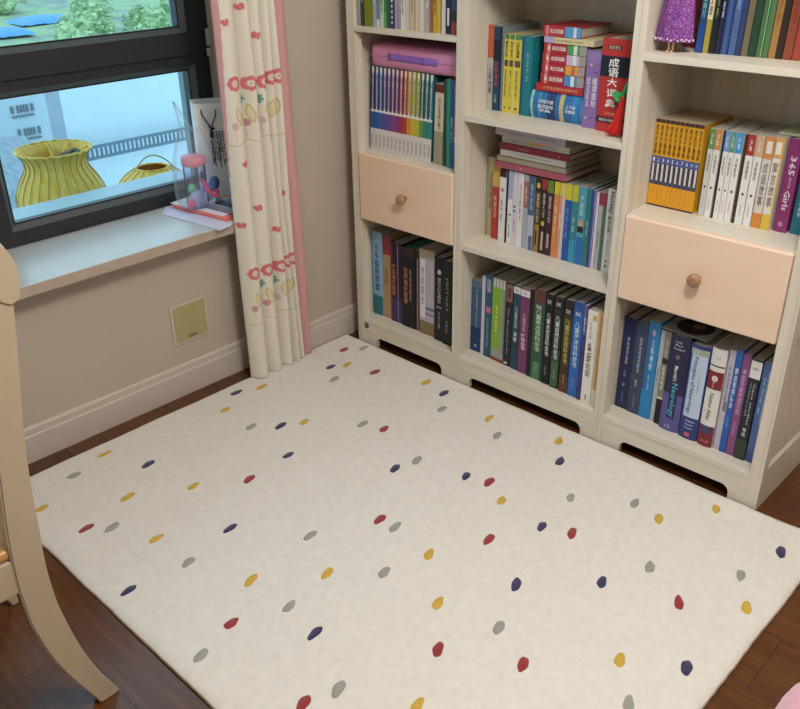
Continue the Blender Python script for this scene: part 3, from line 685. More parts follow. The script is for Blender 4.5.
# --- middle bookcase, bottom shelf
G = 'encyclopedias on the bottom shelf of the middle bookcase'; Z = .11
yb = lambda x: .070 - .045*(x-690)/490
def B3(a, b, h, c, l, bd=(), tx=(), **k): bk(G, yb(a), Z, a, b, h, c, l, bd, tx, dep=k.pop('dep', .22), **k)
B3(674, 722, 274, '3f6288', 'steel blue book with a navy foot at the left end, middle bookcase bottom shelf', [(0, .35, '1d3f74'), (.9, 1, '5a7690')], [('宇宙探索之旅百科', 'S', .45, .62, .35, .88, 'a9bccc'), ('●', 'E', .4, .6, .06, .11, 'b0c4d8')])
B3(724, 738, 302, 'cfcfe0', 'thin whitish lavender book left of the teal one with pink pictures')
B3(739, 769, 312, '2a5a78', 'teal blue book with small pink pictures on its spine', [(.84, .95, '7ea4b8', .2, .8), (.55, .62, 'd0708a', .2, .9), (.80, .84, 'c8a0b0', .3, .8)], [('小学生探索', 'S', .35, .65, .12, .5, '86b4c4')], hard=True)
for i in range(4):
    a = 773+i*14.3
    B3(a, a+13.9, 311, 'a3a59e', ['thin grey volume with a long green label, leftmost of four', 'thin grey volume with a long green label, second of four', 'thin grey volume with a long green label, third of four', 'grey volume with green edge, rightmost of the four labelled ones'][i],
       [(.15, .90, '84b93c') if i < 3 else (.1, .9, '8a8e8c', .3, 1), (0, .04, '8a3c2c'), (.9, 1, 'd4d8cc', .4, .9)], [('●', 'H', .2, .8, .36+.055*q, .40+.055*q, 'e6e05c') for q in range(6)] if i == 1 else ())
B3(834, 863, 312, '20222e', 'black book with a brown picture at its head, bottom shelf, middle bookcase', [(.78, .98, '9a6a58', .05, .95), (.82, .94, '5c3a34', .25, .75, 1), (.02, .05, 'd8d4cc', .1, .6)], [('The Encyclopedia', 'D', .3, .6, .15, .72, 'a8acb4')])
B3(867, 896, 312, '244a62', 'teal navy book with a white label at the top, left of the purple one', [(.91, .985, 'e8e6e2'), (.25, .45, '1c3450')], [('DK', 'H', .35, .65, .93, .965, '3c5c74'), ('儿童百科', 'S', .3, .72, .50, .76, 'c4d4dc'), ('动物', 'S', .25, .75, .34, .46, 'e4ecf0')])
B3(899, 936, 312, '7c3a6c', 'purple book with a white label at the top', [(.91, .985, 'e8e6e2')], [('DK', 'H', .38, .62, .93, .965, '7c3a6c'), ('儿童百科', 'S', .32, .68, .50, .72, 'd8b8d0'), ('植物全书', 'S', .25, .75, .28, .48, 'f0e4ee')])
B3(940, 953, 320, '1f1820', 'thin black book between the purple and the dark green encyclopedias')
DKS = [(955, 1000, 326, '2f5c48', 'dark green encyclopedia with a brown red head', [(.86, 1, '6a3a32'), (0, .2, '4f8a5c', .2, .8)], '儿童恐龙百科全书', 'd0e4c8', .80, .84),
 (1004, 1034, 325, '15161c', 'black encyclopedia with white characters, right of the dark green one', (), '儿童太空百科全书', 'e8e8ea', .90, .94),
 (1039, 1073, 328, '222a24', 'black green encyclopedia with leafy foot', [(.02, .3, '3f6a44', .1, .9), (.3, .42, '2f4a34')], '儿童自然百科全书', 'e4e8e2', .90, .94),
 (1079, 1112, 330, '3a3220', 'black and brown encyclopedia with yellow characters', [(0, .2, '6a3a24'), (.84, 1, '2a2224'), (.5, .8, '4a4424')], '儿童历史百科全书', 'd8c45c', .86, .90),
 (1116, 1151, 335, '2468c0', 'bright blue encyclopedia on the bottom shelf of the middle bookcase', [(.9, 1, '1f58a8')], '儿童海洋百科全书', 'd4e6f6', .86, .90)]
for a, b, h, c, l, bd, t_, tc_, d0, d1 in DKS:
    B3(a, b, h, c, l, bd, [('DK', 'H', .25, .75, d0, d1, 'e8e6e4'), (t_, 'S', .25, .76, .32, .80, tc_), ('百科', 'S', .4, .6, .10, .2, '9aa8a8')], hard=True)
B3(1154, 1167, 333, '3c3c80', 'indigo violet thin book squeezed between the blue and white ones', [(.7, 1, '6a58a0')], [('图书', 'S', .3, .7, .72, .88, 'd8d0e8')])
B3(1170, 1206, 324, 'ece9e2', 'white art book with dark slanting capitals on its spine', [(.9, .96, 'd8b45c', .5, .9)], [('VAN GOGH', 'D', .22, .72, .30, .56, '2c2826'), ('凡高', 'S', .26, .66, .575, .66, '2c2826'), ('艺术大师', 'S', .3, .5, .70, .88, 'a8a298'), ('II', 'S', .4, .6, .04, .09, '8a8478')], dep=.20)
B3(1209, 1229, 330, 'c99a5c', 'tan orange book at the right end of the middle bookcase bottom shelf', [(0, .18, 'ded8cc'), (0, 1, 'e0c8a0', .0, .2)], dep=.20)

# --- right bookcase, upper shelf
G = 'row of coloured books on the upper shelf of the right bookcase'; Z = 1.193
C1 = [(1362,1380,'1f5f9c','blue book behind the doll, left of the yellow spine',[(0,.26,'1a4f9c')],[('海底两万','S',.2,.8,.32,.6,'7fc0d0')]),
 (1381,1395,'d8c23c','yellow book with black characters, right of the doll',[(.3,1,'e2dcb0')],[('作文选','S',.2,.8,.34,.6,'2a2a2a')]),
 (1397,1412,'20261f','black green book right of the yellow spine',(),[('绿野','S',.3,.7,.3,.5,'7a8a70')]),
 (1413,1425,'25265c','indigo thin book with a white mark, right upper shelf',(),[('经典','S',.3,.7,.3,.44,'c8cce8')]),
 (1426,1445,'2f4f98','medium blue book left of the lighter blue one, right upper shelf',[(0,1,'3a5aa6',.3,.7)],()),
 (1446,1463,'4a76c4','lighter blue book on the right bookcase upper shelf',(),[('地理','S',.3,.7,.4,.6,'86a4dc')]),
 (1464,1477,'2f4590','deep blue thin book left of the olive tan one',(),()),
 (1478,1494,'8f7f54','olive tan book between blue and dark green ones',(),()),
 (1495,1513,'24553c','dark green book right of the olive tan one',(),()),
 (1514,1528,'4f8a4c','leaf green book with a pale edge line',[(0,1,'8fd08a',.86,1)],()),
 (1529,1543,'5f9450','grass green book left of the orange one',(),()),
 (1544,1561,'d68f3c','orange book with brown lettering on the right upper shelf',(),[('水浒传','S',.25,.75,.28,.6,'8a5420')]),
 (1562,1577,'3f2a20','dark brown book between the orange and rust red ones',(),()),
 (1578,1599,'bb4c28','rust red book on the right upper shelf',(),[('红楼','S',.25,.75,.3,.6,'8a2c18')]),
 (1600,1618,'d9452c','bright vermilion book at the right edge of the picture, upper shelf',[(0,1,'a83020',.0,.15)],())]
for i, (a, b, c, l, bd, tx) in enumerate(C1):
    c = mute(c, .82, .82)
    bk(G, .100+.0016*i, Z, a, b, 262+((i*29) % 4)*7, c, l, bd, tx, dep=.18, lean=1.2)
bk(G, .165, Z, 1296, 1352, 190, '6a1f24', 'dark red book standing behind the doll with the purple dress', (), (), dep=.12, hard=True)

# --- right bookcase, shelf above the drawer
G = 'set of ten yellow comics above the right drawer'; Z = .764
for i in range(10):
    a = 1265.5+i*14.2
    bk(G, .127, Z, a, a+14.2, 244, 'e8a822', f'yellow comic with a blue number band, {ordn[i]} from the left of the set of ten',
       [(.0, .02, '3a2c2c'), (.02, .255, 'eba21c'), (.255, .30, '3f4a70'), (.30, .50, '282c44'), (.30, .50, 'd2d6de', .3, .75, 1), (.50, .585, '3c58a6'), (.96, 1, '4a3a34')],
       [('老夫子漫画', 'S', .2, .8, .61, .94, '4c3a14'), (str(i+1), 'H', .3, .7, .52, .565, 'e8ecf4')], dep=.17)
G = 'white and colourful books above the right drawer'
WS = [(1424,1440,'5f9a4c','grey white book with a green head, right after the yellow set',.126,'cdd0ca'), (1441,1458,'d68a4c','white book with an orange head, beside a black gap',.126,'e6e3dd'),
 (1467,1481,'6a9ad6','white book with a periwinkle blue head above the right drawer',.126,'e8e6e2'), (1482,1497,'55a08c','white book with a sea green head above the right drawer',.126,'e8e6e2'),
 (1498,1517,'3f9ad8','white book with a sky blue head above the right drawer',.126,'e8e6e2'), (1528,1549,'b2342c','white book with a red head above the right drawer',.126,'e8e6e2'),
 (1551,1571,'d9a878','white book with a tan orange head above the right drawer',.126,'e8e6e2')]
for a, b, hc, l, y, base in WS:
    bk(G, y, Z, a, b, 240, base, l, [(.775, 1, hc)], [('汤姆索亚', 'S', .3, .7, .52, .72, '8a8680'), ('◆', 'H', .3, .7, .33, .365, '2c2a2a'), ('出版社', 'S', .38, .62, .10, .24, 'b4b0aa'), ('少年', 'S', .3, .7, .82, .95, 'f0ece4')], dep=.17)
bk(G, .13, Z, 1460, 1465.5, 238, '1c1a1c', 'very thin black book among the white ones above the right drawer', (), (), dep=.17)
bk(G, .128, Z, 1519, 1526.5, 238, '4a3028', 'very thin dark brown book left of the red-headed white one', (), (), dep=.17)
bk(G, .128, Z, 1573, 1596, 242, 'd9cfc4', 'book with orange head and foot and grey lettering, left of the yellow-footed one', [(.76, 1, 'd8884a'), (0, .17, 'e08a2c'), (.82, .95, 'e8dccb', .2, .85, 1)], [('成语故事', 'S', .2, .8, .25, .72, '8a7c74')], dep=.17)
bk(G, .130, Z, 1597, 1622, 243, 'e2ddd4', 'book with yellow foot and gold patterned edge, left of the purple one', [(.78, 1, 'd8a45c'), (0, .17, 'e8be3c'), (0, 1, 'd9a840', .82, 1), (.82, .95, 'ece4d4', .15, .75, 1)], [('寓言故事', 'S', .15, .75, .25, .74, '9a8474')], dep=.17)
bk(G, .140, Z, 1627, 1663, 243, '8a2c68', 'purple hardback reading 365 above the right drawer', (), [('365', 'D', .35, .78, .62, .82, 'ecd6e6'), ('stories', 'D', .5, .7, .48, .60, 'd8a8c8'), ('Girls', 'D', .35, .78, .24, .46, 'ecd6e6'), ('●', 'E', .32, .68, .06, .12, 'c47aa8')], dep=.17, hard=True, round_=.002)
bk(G, .146, Z, 1669, 1700, 240, '1c6c88', 'teal blue hardback at the right edge of the picture, above the right drawer', (), [('Tales', 'D', .35, .7, .2, .5, 'd0e4ea')], dep=.155, hard=True)
lie(1007.8, 1014, 1590, 1735, .16, 'b9c6a0', 'pale green booklet lying on top of the books beside the purple one', (), (), dep=.14, G=G)

# --- right bookcase, bottom shelf
G = 'medical textbooks on the bottom shelf of the right bookcase'; Z = .11
def C3(y, a, b, h, c, l, bd=(), tx=(), **k): bk(G, y, Z, a, b, h, c, l, bd, tx, dep=k.pop('dep', .21), **k)
C3(.076, 1268, 1310, 315, '27305e', 'navy textbook at the left end of the right bookcase bottom shelf', (), [('神经病学基础', 'S', .4, .62, .50, .80, 'b4bcd8'), ('上册', 'S', .42, .6, .36, .44, 'a4acc8'), ('●', 'E', .4, .62, .25, .29, '8a94b8'), ('卫生出版社', 'S', .44, .58, .07, .2, '8a94b8')], hard=True)
C3(.072, 1312, 1351, 316, '3a4a6c', 'slate blue textbook, second from the left, with pale characters', (), [('临床神经病学图谱', 'S', .42, .66, .46, .84, 'b8c4d4'), ('医学', 'S', .42, .62, .3, .38, 'b8c4d4'), ('人民出版', 'S', .45, .6, .07, .22, '8c98ac')], hard=True)
C3(.070, 1353, 1391, 330, '1f86cc', 'bright sky blue textbook on the right bookcase bottom shelf', [(.3, .88, '2a6aa4', .0, .35)], [('●', 'E', .35, .65, .86, .92, 'd8a4c4'), ('儿科神经', 'S', .4, .68, .52, .82, 'd4ecf8'), ('学习指南', 'S', .4, .6, .30, .46, '8cc8ec')])
C3(.070, 1393, 1407, 312, 'a9bcc4', 'thin pale blue book right of the sky blue textbook', (), [('病例', 'S', .3, .7, .4, .6, '6a8490')])
C3(.066, 1409, 1429, 314, '8c857a', 'grey book with a black foot, left of the thick navy textbook', [(.0, .28, '1c1a26'), (.66, .72, '2c2a2c'), (.28, .3, 'e8e4dc')], [('实用内科学', 'S', .25, .7, .38, .64, 'f0ece4'), ('手册', 'S', .25, .7, .74, .92, 'c4bca8')])
C3(.058, 1431, 1495, 318, '23264c', 'thick navy and violet neurology textbook with cyan capitals', [(0, .40, '5a56a0'), (.14, .5, '20284c', .34, .74, 1)], [('Neurology', 'D', .36, .70, .16, .52, '4fb8d8'), ("Merritt's", 'D', .42, .62, .54, .70, 'e4e8f0'), ('Louis', 'H', .3, .62, .93, .955, 'c4c8d8'), ('Mayer', 'H', .3, .7, .895, .92, 'c4c8d8'), ('Rowland', 'H', .25, .78, .86, .885, 'c4c8d8'), ('◆', 'H', .38, .62, .76, .82, '8a6a54'), ('13', 'H', .35, .6, .03, .07, 'b8b8e4')], hard=True, round_=.006)
C3(.054, 1498, 1557, 311, '2a3a84', 'widest textbook, pale blue spine with a blue foot', [(.24, .95, 'bcd0ea', .12, .94), (.90, .965, 'a4aa9c', .05, .96, 1)], [('Principles of Neurology', 'D', .22, .5, .28, .88, '4a5478'), ('Tenth Edition', 'D', .64, .72, .5, .7, '8c9ab8'), ('Adams', 'H', .3, .8, .19, .215, 'c4d0e8'), ('Victor', 'H', .3, .75, .15, .175, 'c4d0e8'), ('Ropper', 'H', .3, .75, .11, .135, 'c4d0e8'), ('■', 'H', .35, .62, .03, .075, 'd85c78')], hard=True, round_=.006)
C3(.052, 1560, 1605, 320, 'e6e3df', 'white textbook with dark red bands and rounded back', [(.0, .22, '8c2430'), (.60, .78, '8c2430'), (.825, .84, '5a4c48'), (.14, .22, '3c3c6c', .1, .9, 1)], [('●', 'E', .3, .7, .68, .74, 'e8dede'), ('Elsevier', 'D', .4, .55, .61, .67, 'd8b4b4'), ('Netter Atlas', 'D', .35, .65, .28, .56, '6c6864'), ('3rd', 'H', .35, .65, .90, .93, 'b8b4b0'), ('ANATOMY', 'H', .2, .8, .04, .07, 'c88484')], hard=True, round_=.006)
C3(.056, 1608, 1626, 326, 'c4bcd0', 'pale lilac paperback right of the white and red textbook', [(.4, .5, '8a6a80', .4, .9)], [('神经病学诊断', 'S', .3, .7, .5, .85, '7c7488')])
C3(.054, 1627, 1646, 332, '1f5cb8', 'strong blue textbook with white characters, right part of the bottom shelf', [(.92, 1, '2a6cc8')], [('脑血管病防治', 'S', .25, .78, .45, .84, 'dfe8f6'), ('指南', 'S', .35, .65, .25, .36, '7ca4dc')])
C3(.054, 1647, 1670, 328, '8a4c88', 'mauve purple textbook between the blue and black ones', (), [('神经系统疾病定位', 'S', .3, .7, .42, .86, 'd8b4d4'), ('诊断学', 'S', .35, .65, .2, .34, 'c49ac0')])
C3(.052, 1672, 1703, 322, '22262e', 'black textbook with a white label at its head', [(.82, .985, 'e8e6e2'), (0, .2, '3a4438')], [('NEURO', 'H', .25, .75, .90, .925, '5c5c5c'), ('Case studies', 'D', .55, .75, .36, .78, 'c4c8cc'), ('Clinical', 'D', .25, .42, .45, .78, '9aa4a8'), ('神经', 'S', .35, .7, .24, .33, 'd4d8dc')])
C3(.056, 1705, 1735, 322, '456ca8', 'steel blue textbook at the right end of the bottom shelf', [(0, .12, '3a5c94')], [('Neurological Examination', 'D', .5, .72, .4, .92, 'b8d0ec'), ('实用神经', 'S', .22, .42, .5, .86, 'a4c0e4')])
mg = empty('magazine', 'grey magazine with a dark round picture lying on top of the textbooks', 'magazine', (1.4655, .066, .4293), (0, 0, 0))
bx('page_block', paint('9c9c98'), mg, -.072, .072, 0, .2, 0, .004, bev=.0005)
bm = bmesh.new(); lathe(bm, [(.054, .0042), (.054, .0045)], 36, .004, .064, 0); lathe(bm, [(.018, .0046), (.018, .0048)], 24, .012, .07, 0, mi=1)
finish(bm, 'cover_picture', [paint('3a2622'), paint('8a6c5c')], mg)

# --- pink plastic case on the rainbow set
pc = empty('plastic_case', 'pink plastic case with a purple handle slot lying across the rainbow set', 'case', (.425, .052, 1.0512))
bm = bmesh.new(); box(bm, -.207, .207, 0, .225, 0, .078, .022, 5); finish(bm, 'case_shell', mat('case_pink', 'cf88ae', rough=.3, noise_amt=.03, coat=.3), pc, smooth=True)
bm = bmesh.new(); box(bm, -.125, .105, -.0045, .012, .026, .052, .009, 4); finish(bm, 'handle', mat('case_purple', '8a62b8', rough=.3, coat=.3), pc, smooth=True)
bm = bmesh.new()
box(bm, -.112, -.104, -.006, .002, .028, .050, .001); box(bm, .035, .043, -.006, .002, .028, .050, .001)
finish(bm, 'latch', mat('case_purple_dark', '7350a4', rough=.35), pc)
bm = bmesh.new(); box(bm, -.2085, .2085, -.0015, .2265, .0375, .0392, .0007); finish(bm, 'seam', mat('case_pink_dark', 'b06a90', rough=.4), pc)

# --- doll in a purple glitter dress
def glitter():
    m = bpy.data.materials.new('purple_glitter'); m.use_nodes = True
    nt = m.node_tree; b = nt.nodes['Principled BSDF']; L = nt.links.new
    tc = nt.nodes.new('ShaderNodeTexCoord'); v = nt.nodes.new('ShaderNodeTexVoronoi'); v.inputs['Scale'].default_value = 380
    n = nt.nodes.new('ShaderNodeTexNoise'); n.inputs['Scale'].default_value = 60
    L(tc.outputs['Object'], v.inputs['Vector']); L(tc.outputs['Object'], n.inputs['Vector'])
    sp = nt.nodes.new('ShaderNodeSeparateColor'); L(v.outputs['Color'], sp.inputs[0])
    cr = nt.nodes.new('ShaderNodeValToRGB'); e = cr.color_ramp.elements
    e[0].position = .68; e[0].color = lin('7d3f90'); e[1].position = .99; e[1].color = lin('c08acc')
    L(sp.outputs[0], cr.inputs['Fac']); L(cr.outputs['Color'], b.inputs['Base Color'])
    b.inputs['Metallic'].default_value = .35; b.inputs['Roughness'].default_value = .35
    bp = nt.nodes.new('ShaderNodeBump'); bp.inputs['Strength'].default_value = .5; bp.inputs['Distance'].default_value = .001
    L(sp.outputs[1], bp.inputs['Height']); L(bp.outputs['Normal'], b.inputs['Normal'])
    return m
doll = empty('doll', 'small doll in a purple glitter dress standing before books on the upper shelf', 'doll', (1.323, .064, 1.193))
SKINM = mat('doll_skin', 'd9b090', rough=.5)
bm = bmesh.new()
prof = [(0, .0265, .050), (.006, .027, .050), (.04, .0262, .047), (.10, .0225, .040), (.16, .017, .028), (.185, .013, .019), (.20, .0115, .016), (.225, .0135, .019), (.245, .012, .017)]
rings = []
for z, ry, rx in prof:
    ring = []
    for k in range(48):
        a = 2*PI*k/48; f = max(0, 1-z/.19)
        w = 1 + .06*f*math.cos(7*a+.6)
        ring.append(bm.verts.new((rx*math.cos(a)*w - .006*f, ry*math.sin(a)*w + .004, .027+z)))
    rings.append(ring)
for A, B in zip(rings, rings[1:]):
    for k in range(48): bm.faces.new((A[k], A[(k+1) % 48], B[(k+1) % 48], B[k]))
bm.faces.new(rings[-1]); bm.faces.new(rings[0][::-1])
bmesh.ops.recalc_face_normals(bm, faces=bm.faces)
finish(bm, 'dress', glitter(), doll, smooth=True)
bm = bmesh.new()
for k in range(34):
    a = 2*PI*k/34
    bmesh.ops.create_icosphere(bm, subdivisions=1, radius=.0022+.0008*(k % 3), matrix=Matrix.Translation((.051*math.cos(a)*(1+.06*math.cos(7*a+.6))-.006, .027*math.sin(a)*(1+.06*math.cos(7*a+.6))+.004, .031+.003*(k % 2))))
finish(bm, 'sequin_hem', mat('sequin', 'e6cfe8', rough=.2, metal=.5), doll, smooth=True)
for s in (-1, 1):
    bm = bmesh.new(); tube(bm, [(s*.010-.012+(.004 if s < 0 else 0), 0, .045), (s*.006-.010, -.001, .02), (s*.005-.010, -.001, .006)], [.0035, .003, .0028], 10)
    tube(bm, [(s*.005-.010, .002, .003), (s*.006-.010, -.008, .0026), (s*.007-.010, -.013, .0024)], [.003, .0028, .0016], 8)
    finish(bm, 'leg', SKINM, doll, smooth=True)
bm = bmesh.new(); tube(bm, [(0, .002, .268), (0, .002, .285)], .006, 12)
lathe(bm, [(.001, -.021), (.011, -.018), (.017, -.008), (.0185, .002), (.016, .012), (.009, .019), (.001, .021)], 24, 0, .002, .302)
bmesh.ops.create_icosphere(bm, subdivisions=1, radius=.0028, matrix=Matrix.Translation((0, -.017, .299)))
finish(bm, 'head', SKINM, doll, smooth=True)
bm = bmesh.new()
for s in (-1, 1): bmesh.ops.create_icosphere(bm, subdivisions=2, radius=.0024, matrix=Matrix.Translation((s*.0065, -.0135, .304)))
finish(bm, 'eyes', paint('1d1a1c'), doll, smooth=True)
bm = bmesh.new(); lathe(bm, [(.012, -.04), (.017, -.02), (.0195, 0), (.0185, .012), (.010, .021), (.001, .023)], 24, 0, .0065, .303); finish(bm, 'hair', paint('4a2c1c', .7), doll, smooth=True)
for s in (-1, 1):
    bm = bmesh.new(); tube(bm, bez([(s*.015, .002, .262), (s*.026, 0, .235), (s*.030, -.006, .205), (s*.028, -.010, .190)], 4), [.005]*4+[.004]*4+[.0032]*4+[.003], 10); finish(bm, 'arm', SKINM, doll, smooth=True)

# --- tasselled charm leaning against the red dictionary
ch = empty('tassel_charm', 'green knotted charm with a red tassel leaning on the red idiom dictionary', 'ornament', (1.188, .070, .957))
bm = bmesh.new(); tube(bm, bez([(.016, .010, .190), (.021, 0, .165), (.018, -.002, .148), (.010, -.003, .140)], 6), .0013, 8); finish(bm, 'cord', paint('d8c8b4'), ch, smooth=True)
bm = bmesh.new()
tube(bm, bez([(.012, -.002, .146), (.006, -.004, .125), (-.004, -.004, .112), (-.018, -.004, .108), (-.026, -.003, .116), (-.016, -.006, .100), (-.006, -.004, .098), (.004, -.003, .112)], 6), .006, 10)
tube(bm, bez([(-.024, -.003, .118), (-.012, -.005, .112), (-.020, -.005, .096)], 6), .005, 10)
finish(bm, 'knot', mat('knot_green', '2f9a4c', rough=.5), ch, smooth=True)
bm = bmesh.new(); rr = random.Random(5)
for k in range(70):
    a = rr.uniform(0, 2*PI); r0 = rr.uniform(.001, .006); r1 = rr.uniform(.004, .024)
    tube(bm, bez([(r0*math.cos(a), -.004+r0*.4*math.sin(a), .100), (-.004+r1*.6*math.cos(a), -.008+r1*.3*math.sin(a), .05), (-.012+r1*math.cos(a), -.018+r1*.55*math.sin(a), rr.uniform(.002, .012))], 3), .0011, 5)
lathe(bm, [(.004, .095), (.0075, .098), (.0075, .106), (.004, .109)], 16, 0, -.004, 0)
finish(bm, 'tassel', mat('tassel_red', 'd02a26', rough=.6), ch, smooth=True)
# ------------------------------------------------------------------ curtain
def curtain():
    # plan outline of the folds: (y edge, bulge depth into the room)
    edges = [(-.490, 0), (-.415, .038), (-.358, .032), (-.313, .030), (-.284, .024), (-.256, .022), (-.210, .018)]
    path = []; tagc = []
    for i in range(1, len(edges)):
        ya, yb_, dp = edges[i-1][0], edges[i][0], edges[i][1]
        n = max(10, int((abs(yb_-ya)+2*dp)/.0028))
        for k in range(n):
            t = k/n; path.append((ya+(yb_-ya)*t, dp*math.sin(PI*t)**.75, i))
    path.append((edges[-1][0], 0, len(edges)-1))
    P = np.array([(p[0], p[1]) for p in path]); idx = np.array([p[2] for p in path]); n = len(P)
    zs = np.concatenate([np.arange(.0185, 1.42, .003), np.arange(1.42, 2.56, .03)]); m = len(zs)
    Y = np.repeat(P[None, :, 0], m, 0); D = np.repeat(P[None, :, 1], m, 0); Zg = np.repeat(zs[:, None], n, 1)
    # gentle sway and slight widening of the folds down the drop
    Yc = -.36
    wid = 1 + .06*(1-np.clip(Zg/1.3, 0, 1)) - .03*np.exp(-((Zg-.66)/.25)**2)
    X = .105 + D*(1+.10*np.sin(Zg*2.1+Y*20)+.45*np.clip(1-Zg/.6, 0, 1)) + .004*np.sin(Zg*5+Y*60)
    Y2 = Yc + (Y-Yc)*wid + .003*np.sin(Zg*3.3+Y*35)
    # drape slightly back towards the sill at window height
    X -= .010*np.clip((Zg-.6)/.8, 0, 1)
    co = np.stack([X, Y2, Zg], -1).reshape(-1, 3)
    cream = np.array(lin('e2dccf')[:3]); pink = np.array(lin('cf9e9e')[:3]); red = np.array(lin('cf5560')[:3]); rose = np.array(lin('d98a8e')[:3])
    teal = np.array(lin('4f9486')[:3]); olive = np.array(lin('b5a04e')[:3]); lilac = np.array(lin('cfa2b8')[:3]); yel = np.array(lin('dcc98a')[:3]); tulip = np.array(lin('c06a86')[:3])
    col = np.tile(cream, (m, n, 1))
    def paintm(mask, c, a=1.0):
        mask = np.clip(mask, 0, 1)[..., None]*a
        col[:] = col*(1-mask) + c*mask
    def soft(d, w=.0016): return np.clip(.5 - d/w, 0, 1)
    # arc coordinate inside a fold so motifs wrap over the cloth
    def flower(y, z, r=.024):
        dy = (Y2-y)*1.0; dz = Zg-z; rad = np.hypot(dy, dz); ang = np.arctan2(dz, dy)
        rr_ = r*(.86+.14*np.abs(np.cos(4*ang)))
        paintm(soft(rad-rr_), red, .88); paintm(soft(rad-r*.62), rose, .65); paintm(soft(rad-r*.42), cream, .95); paintm(soft(rad-r*.15), olive, .8)
        paintm(soft(np.abs(rad-r*.8)-.0012)*(np.cos(8*ang) > .5), rose, .5)
    def fan(y, z, r=.017):
        dy = Y2-y; dz = Zg-z; rad = np.hypot(dy, dz); ang = np.arctan2(dz, dy)
        paintm(soft(rad-r*(.65+.35*np.abs(np.cos(3.5*ang+.4)))), teal, .85)
    def leaf(y, z, s):
        for k in (-1, 1):
            ax = (Zg-(z-.03))/.06; yy = y + k*.009*np.sin(np.clip(ax, 0, 1)*PI) + s*.010*ax
            paintm(soft(np.abs(Y2-yy)-.0016)*((ax > 0) & (ax < 1)), olive, .8)
        ax = (Zg-(z-.03))/.06; yc = y + s*.010*ax; w = .009*np.sin(np.clip(ax, 0, 1)*PI)
        paintm(soft(np.abs(Y2-yc)-w)*((ax > 0) & (ax < 1)), yel, .45)
    def tul(y, z, c):
        dy = (Y2-y)/.0095; dz = (Zg-z)/.012
        paintm(soft((np.hypot(dy, dz)-1)*.01), c, .75)
        paintm(soft(np.abs(Y2-y-.002*np.sin((Zg-z)*80))-.0010)*((Zg < z-.010) & (Zg > z-.045)), olive, .6)
    def bfly(y, z, s=.0105, rot=.4):
        dy = Y2-y; dz = Zg-z; u = dy*math.cos(rot)+dz*math.sin(rot); v = -dy*math.sin(rot)+dz*math.cos(rot)
        for k in (-1, 1):
            paintm(soft((np.hypot((u-k*s*.5)/(.5*s), (v-s*.30)/(.62*s))-1)*.006), red, .85)
            paintm(soft((np.hypot((u-k*s*.38)/(.40*s), (v+s*.45)/(.42*s))-1)*.006), red, .85)
        paintm(soft(np.hypot(u/.0015, v/(s*.9))*.002-.002), rose, .9)
    for zr in (1.050, .418, 1.682):
        dz = zr-1.050
        for i, y in enumerate((-.456, -.391, -.335, -.300, -.272)): flower(y, zr+(.003, -.004, -.006, .001, .002)[i])
        fan(-.423, zr-.050); fan(-.361, zr-.058)
        for y, s in ((-.449, -1), (-.436, 1), (-.392, -1), (-.378, 1), (-.326, -1), (-.312, 1), (-.290, 1)): leaf(y, zr-.098, s)
        for i, y in enumerate((-.469, -.408, -.353)): tul(y, zr-.126, (lilac, tulip, lilac)[i] if zr > 1 else (tulip, tulip, lilac)[i])
        zl = zr-.182 + .006*np.sin(Y2*70)
        paintm(soft(np.abs(Zg-zl)-.0014), olive, .7)
    for y, z, r_ in ((-.402, 1.272, .4), (-.347, 1.184, -.3), (-.465, 1.232, .2), (-.401, .637, .3), (-.479, .596, 0), (-.341, .549, -.4), (-.29, .66, .3), (-.30, 1.30, .2), (-.45, .80, .5), (-.36, 1.36, 0)):
        bfly(y, z, .0115, r_)
    # plain pink edges
    edge = np.repeat((idx == len(edges)-1)[None, :], m, 0) | (Y < -.492+.015*np.clip((Zg-.62)/.6, 0, 1))
    col[edge] = pink
    # stitched hem
    paintm(soft(np.abs(Zg-.10)-.0008)*(~edge), cream*.8, .7)
    c4 = np.ones((m*n, 4)); c4[:, :3] = col.reshape(-1, 3)
    a = np.arange(m-1)[:, None]*n + np.arange(n-1)[None, :]
    quads = np.stack([a, a+1, a+n+1, a+n], -1).reshape(-1, 4)
    me = bpy.data.meshes.new('curtain')
    me.vertices.add(m*n); me.vertices.foreach_set('co', co.ravel())
    me.loops.add(quads.size); me.loops.foreach_set('vertex_index', quads.ravel().astype(np.int32))
    me.polygons.add(len(quads)); me.polygons.foreach_set('loop_start', np.arange(0, quads.size, 4, dtype=np.int32))
    me.update(calc_edges=True); me.validate()
    at = me.color_attributes.new('Col', 'FLOAT_COLOR', 'POINT'); at.data.foreach_set('color', c4.ravel())
    me.polygons.foreach_set('use_smooth', np.ones(len(quads), bool))
    o = link(me, 'curtain', attr_mat('curtain_cloth', translucent=.12), None)
    md = o.modifiers.new('cloth', 'SOLIDIFY'); md.thickness = .0012; md.offset = 0
    tag(o, 'pleated cream curtain embroidered with red flowers, pink along both edges', 'curtain')
    return o
cur = curtain()
bm = bmesh.new(); tube(bm, [(.10, -2.9, 2.585), (.10, -.15, 2.585)], .012, 12)
for y in (-.17, -1.5, -2.8):
    tube(bm, [(.002, y, 2.585), (.10, y, 2.585)], .008, 8)
rod = finish(bm, 'curtain_rod', FRAME, cur, smooth=True)

